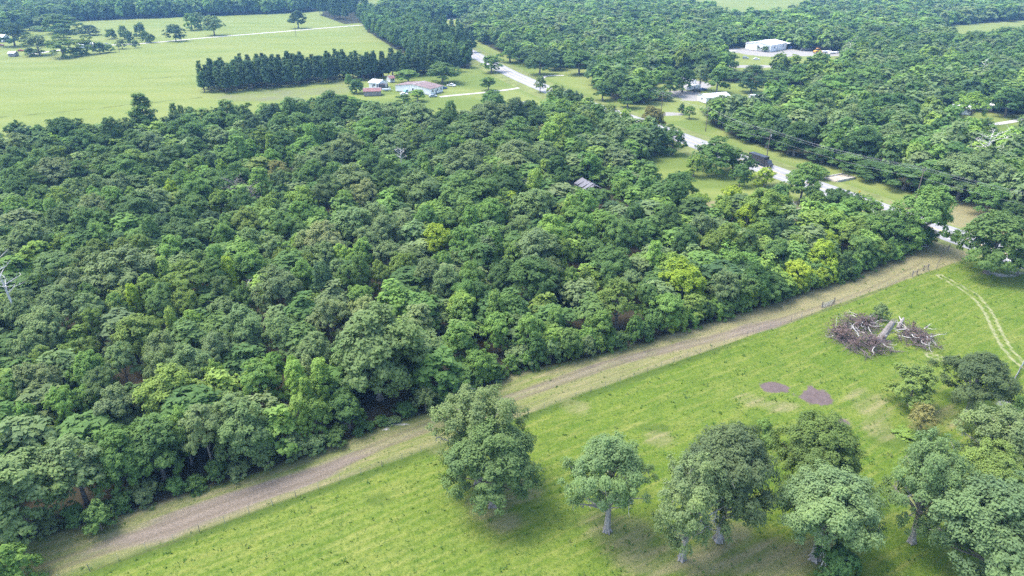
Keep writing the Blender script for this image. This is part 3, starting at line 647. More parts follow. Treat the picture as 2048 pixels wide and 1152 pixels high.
# ------------------------------------------------------------------ the main wood: every crown one can pick out (x, top y, width in photo pixels, colour+form)
WOODLIST = """
25,239,38,Dr 70,244,30,Mr 118,230,70,Do 30,268,62,Gf 170,242,50,Mr 215,234,36,Dt 250,237,42,Tf 343,206,17,Mt 359,210,15,Mt 377,208,28,Mr 345,222,42,Br 372,232,68,Mo 335,238,50,Mr 262,257,52,Mr 300,264,46,Go 92,268,60,Do 160,262,58,Df 192,258,48,Dr
25,293,62,Do 75,297,52,Mo 110,294,42,Of 58,316,60,Mo 104,311,92,Go 147,323,60,Df 230,284,56,Mr 190,290,52,Mf 266,301,64,Of 202,310,66,Tf 238,307,80,Mo 326,294,62,Tf 347,282,40,Dr 386,268,42,Dr 392,308,42,Lr 352,318,42,Lr 205,323,15,Et 107,330,20,Et 20,330,60,Mo 60,345,58,Df 22,356,50,Dr 182,344,46,Go 226,348,60,Go 264,325,48,Mr 318,335,50,Lr 335,356,30,Yr 361,338,46,Mr 140,357,52,Go 76,366,60,Mo 116,378,52,Of 182,371,42,Lr 219,374,42,Lt 256,366,26,Er 290,370,90,Go 25,388,52,Lo 66,394,40,Lr 176,391,58,Go 386,349,60,Lo 370,376,50,Mo
450,200,36,Mt 482,204,44,Mr 538,206,48,Bo 576,194,28,Mt 602,197,40,Mr 656,182,60,Do 702,186,44,Lr 742,202,56,Go 786,206,42,Gr 650,204,60,Do 692,209,42,Dr 420,221,44,Mr 466,223,42,Mr 501,229,52,Bf 556,229,52,Mo 596,223,40,Mr 608,238,34,Lr 646,243,52,Mo 737,232,72,Lo 690,250,42,Mr 620,247,30,Lt 430,250,50,Gr 466,253,42,Mr 522,256,50,Of 561,262,52,Df 471,270,36,Lt 496,275,40,Lr 538,267,20,Et 606,265,52,Lr 690,265,68,Go 726,274,34,Lr 777,265,66,Go 586,283,40,Lr 560,285,32,Dr 631,292,72,Go 415,300,42,Bo 451,290,42,Lr 540,297,48,Lo 621,318,58,Mo 667,316,46,Mr 745,300,62,Df 437,312,25,Er 420,326,50,Mr 466,325,50,Mo 555,322,50,Rf 515,335,40,Lt 556,336,52,To 695,328,74,Go 770,318,60,Do 782,341,50,Df 590,338,44,Mr 655,352,62,Tf 445,343,50,Mo 731,357,50,Co 786,362,40,Lr 600,372,62,Eo 541,385,38,Of 433,374,40,Or 481,378,52,Do 686,372,40,Er 640,371,52,Tf
990,182,44,Mr 1030,196,40,Bt 975,202,68,Go 1012,208,52,Go 1076,216,50,Dr 1060,200,50,Do 1102,205,40,Lr 900,201,24,Mt 886,212,46,Mr 836,205,70,Go 812,216,32,Mr 821,245,42,Of 876,242,62,Do 921,240,60,Go 961,235,56,Gr 1031,236,62,Mf 1096,245,32,Rr 1122,227,42,Et 1101,245,40,Et 1116,262,46,Er 1161,230,52,Mo 996,260,56,Lr 906,258,46,Lr 836,263,52,Tf 881,270,32,Mt 946,276,72,Go 1031,275,82,Go 1086,278,72,Go 1026,300,80,Gr 926,297,86,Go 861,286,52,Tr 846,305,24,Lt 1161,268,42,Mr 851,325,24,Lt 961,322,46,Gr 1061,300,62,Do 1111,310,60,Do 1091,318,24,Et 1071,338,32,Et 1011,330,72,Do 841,343,86,Go 926,346,108,Mo 1001,356,60,Df 1181,300,44,Lr 1121,345,38,Df 870,388,38,Er 1004,372,42,Lr 1021,376,36,Yr 1066,376,90,Go 970,395,38,Lr 1141,388,26,Et 1171,380,52,Lo
62,394,32,Lr 22,389,50,Lo 95,397,27,Lt 106,411,62,To 181,389,82,Go 176,412,84,Mo 262,382,92,Do 350,410,52,Mo 386,386,52,Mr 321,420,48,Br 291,432,36,Mt 356,432,68,To 45,441,88,Go 191,445,52,Lo 116,458,42,Or 136,466,48,Lr 186,470,42,Or 261,458,50,Mr 241,471,50,Or 276,470,52,Of 336,470,62,Lo 366,455,52,Tf 396,500,52,Mf 241,496,132,Go 166,495,62,Go 100,512,92,Tf 320,513,32,Et 371,525,100,Of 131,535,62,Go 291,550,62,Of 259,568,25,Yt 101,567,82,Go 171,570,52,Mf 21,580,62,Go 221,585,52,Lo 311,565,62,Mo 361,572,62,Oo
486,412,62,Oo 531,388,58,Oo 601,402,62,Lo 632,404,42,Lr 416,410,42,Br 446,425,42,Lr 441,445,52,Lo 491,456,56,Go 561,425,62,Mf 591,430,52,Mr 701,412,92,Go 746,405,82,Go 761,430,62,Go 641,444,82,Co 606,455,52,Co 590,459,30,Er 731,446,52,Gr 541,470,62,Gf 641,480,62,Gr 721,470,42,Lr 771,470,52,Gr 426,490,36,Lt 491,490,72,Lo 556,490,32,Or 586,490,32,Er 611,498,42,Or 681,485,46,Er 601,520,52,Lo 671,510,42,Gr 716,508,32,Mt 451,513,26,Yt 421,520,62,Mf 551,536,92,Go 641,526,42,Bt 691,530,48,Mf 756,518,38,Or 796,500,42,Or 481,562,42,Mr 441,554,52,Tf 441,580,52,Gr 716,558,52,Lr 721,590,52,Go
850,409,58,Mo 899,412,42,Mr 931,398,38,Lt 981,392,66,Lo 941,412,32,Lt 811,425,46,Go 873,443,60,Yo 926,453,62,Lo 989,455,32,Lt 976,465,52,Gr 1036,440,62,Tf 1031,470,54,Lr 1071,458,92,Go 1101,428,68,Eo 1126,470,52,Or 1151,400,52,Lr 1166,425,52,Lo 1186,465,52,Mr 886,490,42,Lr 856,512,64,Go 891,530,62,Go 816,496,42,Or 941,523,58,Lo 1001,520,62,Do 1061,510,112,Do 1101,520,62,Tf 961,560,52,Do 921,576,56,Er 991,582,32,Lt 1141,530,42,Lr 1171,525,32,Or
31,592,62,Go 76,615,92,Go 171,590,72,Gf 176,620,52,Of 261,625,92,Oo 221,592,42,Or 311,587,62,Mf 51,660,62,Go 336,615,26,Et 161,667,52,Or 121,682,42,Or 81,695,52,Of 376,610,42,Er 311,665,72,Go 231,690,72,Gf 166,698,72,Lo 61,725,92,Go 311,705,62,Go 371,690,82,Go 191,740,82,Tf 331,732,118,Eo 21,750,62,Mf 111,770,62,Lo 161,755,52,Lr 221,775,82,Go 31,800,52,Lr
481,612,82,Go 556,625,72,Go 421,665,62,Go 651,592,82,Gs 621,665,82,Go 541,690,42,Lr 581,700,32,Er 731,592,62,Co 721,640,62,Co 421,715,42,Es 511,728,92,Lf 586,722,42,Et 636,718,42,Et 606,755,30,Et 611,710,26,Ct 461,790,100,Gf
931,560,62,Mo 920,588,50,Lr 991,612,62,Lr 1061,620,62,Lr 1111,605,42,Lr 916,640,62,Lr 951,690,52,Lr 1101,650,44,Er 1081,665,36,Or 1146,658,42,Er 1171,650,32,Lr 1041,690,52,Gs 971,705,58,Lr 921,725,62,Mr
1226,490,82,Mo 1266,527,42,Gr 1241,555,88,Os 1311,482,32,Et 1346,500,48,Er 1371,522,92,Yo 1376,448,54,Do 1456,445,68,Oo 1426,458,52,Or 1501,462,52,Df 1341,575,62,Lr 1391,580,62,Or 1456,540,62,Go 1516,525,62,Do 1301,560,52,Mr 1206,610,52,Lr 1181,650,42,Lr 1441,590,52,Mr 1240,440,60,Mo 1290,430,60,Mr 1330,400,50,Lr 1215,420,50,Lr 1270,400,46,Dr 1290,345,44,Mr 1250,350,44,Lr 1350,360,60,Do 1400,375,50,Er 1300,370,40,Lr 1340,410,60,Do 1410,420,60,Gr
1536,378,92,Oo 1581,395,46,Gs 1526,435,52,Or 1616,325,68,Lo 1681,365,52,Dr 1711,385,52,Lr 1681,415,62,Er 1656,450,46,Yr 1721,430,62,Or 1751,420,52,Lr 1771,410,42,Tr 1851,448,56,Dr 1601,462,48,Er 1651,472,58,Yr 1561,470,52,Mr 1601,510,52,Yr 1691,505,52,Lr 1731,460,52,Mr 1761,470,42,Er 1791,480,42,Dr 1546,545,72,Do 1481,545,62,Mr 1640,520,50,Mr 1570,540,50,Er 1830,440,50,Lr 1800,430,46,Mr 1475,490,44,Lr 1560,430,44,Br 1500,400,40,Yr 1450,385,46,Er 1470,360,40,Yr
"""
def parse(txt):
    out = []
    for w in txt.split():
        a = w.split(','); out.append((float(a[0]), float(a[1]), float(a[2]), a[3][0], a[3][1]))
    return out
TREES = []      # x, y, radius of every planted tree, so that filling keeps clear
LABELS = set()
ONES = 'zero one two three four five six seven eight nine ten eleven twelve thirteen fourteen fifteen sixteen seventeen eighteen nineteen'.split()
TENS = '- - twenty thirty forty fifty sixty seventy eighty ninety'.split()
def words(v):
    n = int(round(min(max(v, 0), 99)))
    return ONES[n] if n < 20 else TENS[n // 10] + ('-' + ONES[n % 10] if n % 10 else '')
def unique(fmt, x, y):
    """spells out where the top stands in the picture; nudged where two would read alike"""
    for dx, dy in ((0, 0), (0, 1), (1, 0), (0, -1), (-1, 0), (1, 1), (2, 0), (0, 2)):
        lab = fmt.format(words(x / 20.48 + dx), words(y / 11.52 + dy))
        if lab not in LABELS: break
    LABELS.add(lab); return lab
def crown_place(x, yt, w, h):
    p = at(x, yt, h); d = p.y * CP + (H_CAM - h) * SP
    return Vector((p.x, p.y, 0)), 0.5 * w * d / FPX
def wood_tree(x, yt, w, col, f):
    h = {'t': 13.5, 'b': 5}.get(f, 13.0)
    for _ in range(3):
        p, r = crown_place(x, yt, w, h)
        if f == 't': h = min(max(9 + 1.6 * r, 11), 16)
        else: h = min(max(8.5 + 0.85 * r, 10.5), 16.0)
    for _ in range(24):      # the foot must stand inside the wood, so edge trees are shorter
        q = p - fnor * 2.0
        if yt < 400 or in_poly(MAIN_WOOD, np.array([q.x]), np.array([q.y]))[0] or h < 4.5: break
        h -= 0.4; p, r = crown_place(x, yt, w, h)
    if x > 1240 and yt < 440:      # never on the carriageway
        for _ in range(14):
            if dist_line(HIGHWAY[::4], np.array([p.x]), np.array([p.y]))[0][0] > 14: break
            h += 0.5; p, r = crown_place(x, yt, w, h)
    r *= 1.12
    size = 'large' if w >= 80 else ('small' if w <= 36 else 'medium')
    plant(f, p, r, h, PAL[col], unique(f"{size} {CWORD[col]} {FWORD[f]}, its top {{}} percent across and {{}} percent down", x, yt), 'trees of the big wood')
    TREES.append((p.x, p.y, r))
WL = parse(WOODLIST)
for t in WL: wood_tree(*t)

# the great oak at the corner of the wood and its neighbour, trunks in view
for (bx, by, w, h, col, f, lab) in (
        (760, 800, 150, 19.0, 'G', 'o', 'huge grey-green oak with dark trunk showing at the wood edge above the cleared strip'),
        (845, 770, 90, 13.5, 'G', 'r', 'dense grey-green tree crowding the right side of the huge edge oak'),
        (715, 785, 84, 11.5, 'M', 'f', 'mid green spreading tree leaning out left of the huge edge oak')):
    p = at(bx, by); d = p.y * CP + H_CAM * SP
    plant(f, p, 0.5 * w * d / FPX * 1.15, h, PAL[col], lab, None); TREES.append((p.x, p.y, 0.5 * w * d / FPX))

# front trees along the left part of the strip, trunk foot and crown read from the photo
for i, (bx, by, w, h, col, f, lab) in enumerate((
        (60, 1065, 190, 14, 'G', 'o', 'wide grey-green oak at the left end of the wood edge'),
        (175, 1010, 140, 13, 'G', 's', 'grey-green oak with bleached twisted limbs, second from the left end of the wood edge'),
        (265, 985, 120, 12, 'M', 'o', 'mid green oak between the bleached-limbed oak and a wide low oak at the wood edge'),
        (330, 960, 130, 12, 'M', 'o', 'wide low mid green oak overhanging the dirt band'),
        (385, 930, 70, 12, 'L', 's', 'fresh green thin tree with pale slanting trunk at the wood edge'),
        (430, 945, 100, 12.5, 'G', 'f', 'feathery grey-green tree at the wood edge above the dirt band'),
        (500, 925, 120, 12, 'G', 'o', 'broad grey-green oak in the front row, left of the bright saplings'),
        (640, 880, 60, 9, 'L', 'r', 'fresh green round sapling in the front row of the wood'),
        (700, 860, 70, 8, 'D', 'r', 'dark green dense low tree in the front row left of the huge oak'),
        (610, 890, 44, 10, 'E', 't', 'lime-green upright sapling in the front row of the wood'))):
    p = at(bx, by); d = p.y * CP + H_CAM * SP
    plant(f, p, 0.5 * w * d / FPX, h, PAL[col], lab, None); TREES.append((p.x, p.y, 0.5 * w * d / FPX))

# bushy hem of the wood, leafy down to the ground
hem = catmull([at(*p) for p in WOOD_EDGE], 40)
lens = np.cumsum([0] + [(hem[i + 1] - hem[i]).length for i in range(len(hem) - 1)])
pos, k = 0.0, 0
ordinal = 0
while pos < lens[-1]:
    i = int(np.searchsorted(lens, pos)); i = min(i, len(hem) - 1); q = hem[i]
    px, py, _ = proj(q.x, q.y, 0)
    east = px > 1000
    r = RNG.uniform(1.9, 3.0) if east else RNG.uniform(1.6, 2.8); h = RNG.uniform(4.2, 8.2) if east else RNG.uniform(2.6, 6.0)
    if 700 < px < 800: r, h = r * 0.6, h * 0.35
    if -40 < px < 1880:
        off = fnor * (r * 0.45 + RNG.uniform(-0.3, 0.6))
        p = Vector((q.x, q.y, 0)) + off
        c = random.choice('MLLEDYDMLO') if px > 1330 else random.choice('MLDMLGE') if east else random.choice('DMMGD')
        ordinal += 1
        lab = f"{CWORD[c]} {'tall' if h > 5.5 else 'low'} bush on the wood's hem, {{}} percent across, {{}} percent down"
        plant('b', p, r, h, PAL[c], unique(lab, px, py), 'bushes along the hem of the wood'); TREES.append((p.x, p.y, r * 0.6))
    pos += r * (1.35 if east else 1.6)

# ------------------------------------------------------------------ the rest of the woods: one mass
LOD = {}
def lod(level):
    if level in LOD: return LOD[level]
    leaf, nmax = [(0.62, 1150), (0.9, 460), (1.3, 215), (1.8, 105)][level]
    out = []
    for k, form in enumerate(('oak', 'oak', 'round', 'round', 'feather', 'tall')):
        rng = np.random.default_rng(900 + 31 * level + k)
        r, h = (5.0, 12.5) if form != 'tall' else (3.2, 13)
        C, R = clump_layout(form, r, h, rng, [0.9, 0.7, 0.5, 0.35][level])
        R = R * [1.05, 1.15, 1.3, 1.5][level]
        V, t = leaves(C, R, leaf * 1.25, rng, 1.0, 0.45, 0.42, 0.8, True, nmax)
        if level < 2:      # a plain trunk
            a = np.array([[0, 2.1, 4.2]]).ravel(); ring = np.column_stack([np.cos(a), np.sin(a), a * 0]) * 0.28; topv = np.array([0, 0, h * 0.7])
            T = np.stack([np.stack([ring[i], ring[(i + 1) % 3], topv]) for i in range(3)])
            V = np.concatenate([V, T]); t = np.concatenate([t, np.full(3, -1.0)])
        out.append((V, t, r, h))
    LOD[level] = out; return out
MASS_V, MASS_C, MASS_T = [], [], []
PKEYS = list('DMLGOTBE')
def grow(x, y, r, h, col):
    u, v, d = proj(x, y, h * 0.6)
    level = 0 if d < 190 else 1 if d < 330 else 2 if d < 600 else 3
    V, t, r0, h0 = lod(level)[int(RNG.integers(6))]
    a = RNG.uniform(0, 6.28); c, s = math.cos(a) * r / r0, math.sin(a) * r / r0
    Wv = np.empty_like(V); Wv[..., 0] = V[..., 0] * c - V[..., 1] * s + x; Wv[..., 1] = V[..., 0] * s + V[..., 1] * c + y; Wv[..., 2] = V[..., 2] * h / h0
    j = RNG.uniform(0.95, 1.05, 3) * RNG.uniform(0.86, 1.12)
    cc = np.tile(np.array([*(np.array(col) * j), 1.0]), (len(V), 1))
    cc[t < 0] = (0.14, 0.12, 0.10, 1)
    MASS_V.append(Wv); MASS_C.append(cc); MASS_T.append(np.where(t < 0, 0.45, t))
def fill(P, spacing, hr, weights, keep=0.72, clears=(), grow_far=0.0, far_only=False, rr=(0.52, 0.72)):
    xs_ = [p[0] for p in P]; ys_ = [p[1] for p in P]
    y = min(ys_)
    T = np.array(TREES) if TREES else np.zeros((0, 3))
    while y < max(ys_):
        sp = spacing * (1 + grow_far * max(0, (y - 250)) / 800)
        n = int((max(xs_) - min(xs_)) / sp) + 1
        X = min(xs_) + (np.arange(n) + RNG.uniform(-0.42, 0.42, n) + 0.5 * RNG.random()) * sp
        Y = y + RNG.uniform(-0.42, 0.42, n) * sp
        ok = in_poly(P, X, Y)
        for c in clears: ok &= ~in_poly(c, X, Y)
        U, Vv, D = proj(X, Y, 8.0)
        ok &= (D > 20) & (U > -160) & (U < 2208) & (Vv > -45) & (Vv < 1300)
        dh, _ = dist_line(HIGHWAY[::6], X, Y) ; ok &= dh > 15
        for x, yy in zip(X[ok], Y[ok]):
            if len(T):
                dd = np.hypot(T[:, 0] - x, T[:, 1] - yy)
                if (dd < T[:, 2] * keep + 0.8).any(): continue
            nz = math.sin(x * 0.021 + 1.3) * math.sin(yy * 0.017 + x * 0.006) * 0.5 + 0.5
            w = np.array(weights, float)
            if P is MAIN_WOOD and proj(x, yy, 0)[0] > 1080: w = w * np.array([0.4, 1, 2.6, 0.5, 1.6, 0.5, 0.5, 5])
            w = w / w.sum()
            col = PAL[PKEYS[int(RNG.choice(len(PKEYS), p=w))]]
            k = 0.9 + 0.25 * nz
            r = sp * RNG.uniform(*rr); h = RNG.uniform(*hr)
            grow(x, yy, r, h, tuple(q * k for q in col))
        y += sp * 0.9
#          D  M  L  G  O  T  B  E
BARN = at(1175, 384)
TREES += [(BARN.x, BARN.y, 13), (BARN.x, BARN.y - 9, 14), (BARN.x, BARN.y - 17, 11)]
fill(MAIN_WOOD, 7.5, (6.5, 10.5), (5, 5, 3, 5, 1.2, 2, 1, 0.6), keep=0.66)
WOOD_B = poly_px([(1095, 246), (1100, 214), (1150, 212), (1215, 240), (1290, 272), (1322, 292), (1300, 330), (1262, 330), (1200, 296)])
fill(WOOD_B, 7.5, (9, 13), (4, 5, 4, 3, 2, 1, 1, 1.5), keep=0.8)

def height_for(p, ytop):
    q = (ytop - 576) / FPX
    return H_CAM - p.y * (SP + q * CP) / (CP - q * SP)
def single(bx, by, ytop, w, col, key, label, group=None, cat=None, name=None, variant=None, rz=None):
    p = at(bx, by); h = max(height_for(p, ytop), 1.0); d = p.y * CP + H_CAM * SP
    r = 0.5 * w * d / FPX
    TREES.append((p.x, p.y, r))
    return plant(key, p, r, h, PAL[col] if isinstance(col, str) else col, label, group, name, rz, variant, cat)

# --- woods across the highway: crowns one can pick out
RIGHTLIST = """
1690,213,82,Go 1640,213,52,Gr 1545,212,70,Mo 1480,232,60,Mr 1500,258,52,Dr 1600,242,62,Do 1735,252,72,Do 1790,246,62,Gs 1678,258,34,Lt 1562,142,82,Mo 1665,150,72,Lo 1622,168,50,Mr 1740,134,66,Lo 1790,182,72,Do 1778,126,60,Mo 1842,112,52,Mo 1892,142,62,Gs 1955,180,62,Es 1872,207,66,Gs 1978,232,60,Ms 1925,292,60,Gr 1940,312,100,Go 2012,322,80,Go 1822,322,82,Mr 1886,332,60,Mo 1752,322,92,Do 1992,362,72,Mo 2034,396,56,Dr 1700,300,60,Mr 1650,292,60,Dr 1580,282,56,Df 1540,250,50,Dr 1640,330,40,Lr
1460,100,40,Mr 1415,105,50,Df 1390,100,44,Mr 1440,130,46,Mr 1405,125,40,Gs 1345,135,40,Mr 1370,130,46,Dr 1470,140,44,Dr 1510,130,44,Bt 1610,125,60,Mo 1690,120,60,Lr 1720,90,50,Mo 1590,30,50,Mr 1640,25,46,Dr 1500,50,50,Lr 1420,45,56,Mo 1370,40,60,Lo 1310,60,56,Mo 1250,50,60,Mr 1200,65,60,Mo 1150,50,52,Dr 1100,70,60,Mo 1060,85,56,Dr 1010,45,52,Mo 960,25,50,Mr 940,35,48,Gr 1020,80,44,Mr 1080,100,50,Do 1160,100,56,Mo 1210,110,56,Lo 1260,95,56,Mr 1330,90,52,Lo 1130,20,50,Gr 1200,20,56,Mo 1270,15,50,Dr 1340,15,50,Mr 1760,50,56,Do 1820,70,56,Mo 1870,30,46,Lr 1920,60,40,Lr 1700,40,56,Dr 1960,100,60,Mo 2010,110,60,Go 2030,60,50,Lr 1990,150,60,Mo 2030,170,60,Dr 1910,170,60,Dr 1850,165,60,Mo 1800,80,50,Mr 1240,140,50,Mr 1290,150,50,Lr 1320,180,44,Mr 1270,180,50,Dr
"""
for (x, yt, w, c, f) in parse(RIGHTLIST):
    h = 15.0 if yt > 60 else 17.0
    p, r = crown_place(x, yt, w, h)
    for _ in range(22):
        if yt < 140 or (in_poly(RIGHT_WOOD, np.array([p.x]), np.array([p.y]))[0] and dist_line(HIGHWAY[::4], np.array([p.x]), np.array([p.y]))[0][0] > 16): break
        h -= 0.45; p, r = crown_place(x, yt, w, h)
    size = 'large' if w >= 66 else 'small' if w < 44 else 'medium'
    lab = f"{size} {CWORD[c]} {FWORD[f]} beyond the highway, top {{}} percent across, {{}} percent down"
    plant(f, p, r * 1.1, h, PAL[c], unique(lab, x, yt), 'trees across the highway'); TREES.append((p.x, p.y, r))
fill(RIGHT_WOOD, 8.0, (9, 16.5), (4, 6, 4.5, 6, 1.6, 1.2, 1.2, 1.4), keep=0.75, clears=CLEAR + VIEWS, grow_far=0.55)
fill(PINE_BLOCK, 6.5, (13, 16.5), (6, 1, 0, 0, 0, 0, 5, 0))
fill(TOP_WOOD, 9.5, (15, 21), (7, 3, 1, 1, 0.3, 0.5, 5, 0), grow_far=0.1)
fill(TOP_WOOD2, 9.5, (14, 18), (7, 4, 1, 1, 0.3, 0.5, 4, 0), grow_far=0.1)
fill(LEFT_WOOD, 9.5, (12, 17), (5, 4, 1, 2, 0.3, 0.5, 4, 0), grow_far=0.1)
V = np.concatenate(MASS_V)
print('mass triangles', len(V), 'trees', len(MASS_V))
wm = faces_mesh('woodland', V, LEAFA, {'tint': ('FLOAT', np.concatenate(MASS_T)), 'col': ('FLOAT_COLOR', np.concatenate(MASS_C))})
tag(link_mesh('woodland', wm), 'mass of mixed green treetops filling the woods between the single trees', 'woodland', kind='stuff')
del MASS_V, MASS_C, MASS_T, V

# --- planted pines
def pines(P, spacing, hr, label, group, lim, r=(2.2, 3.0)):
    xs_ = [p[0] for p in P]; ys_ = [p[1] for p in P]; n = 0; y = min(ys_)
    cand = []
    while y < max(ys_):
        x = min(xs_)
        while x < max(xs_):
            a, b = x + RNG.uniform(-0.35, 0.35) * spacing, y + RNG.uniform(-0.35, 0.35) * spacing
            if in_poly(P, np.array([a]), np.array([b]))[0]: cand.append((a, b))
            x += spacing
        y += spacing
    random.shuffle(cand)
    if P is PINE_BELT: cand.sort(key=lambda q: math.hypot(q[0], q[1]) - 0.55 * abs(q[0]) + random.uniform(0, 6))      # the rows facing the open ground
    for a, b in cand[:lim]:
        d = np.array([[0.070, 0.128, 0.052], [0.088, 0.150, 0.056], [0.066, 0.116, 0.058]])[int(RNG.integers(3))]
        plant('p', (a, b, 0), RNG.uniform(*r), RNG.uniform(*hr), d * RNG.uniform(0.8, 1.35), label, group)
    print(group, len(cand))
pines(PINE_BELT, 4.7, (10.0, 16.5), 'dark green plantation pine in the long narrow belt beside the pale field', 'pines of the narrow belt', 195, (2.7, 3.5))
pines(PINE_BLOCK, 7.0, (12.5, 19.5), 'dark green tall pine in the dense block between field and highway', 'pines of the dense block', 75, (3.2, 4.2))
pines(PINE_FAR, 9.0, (16, 20), 'dark pine in the far clump behind the gravel road', 'pines of the far clump', 30, (3.6, 4.6))

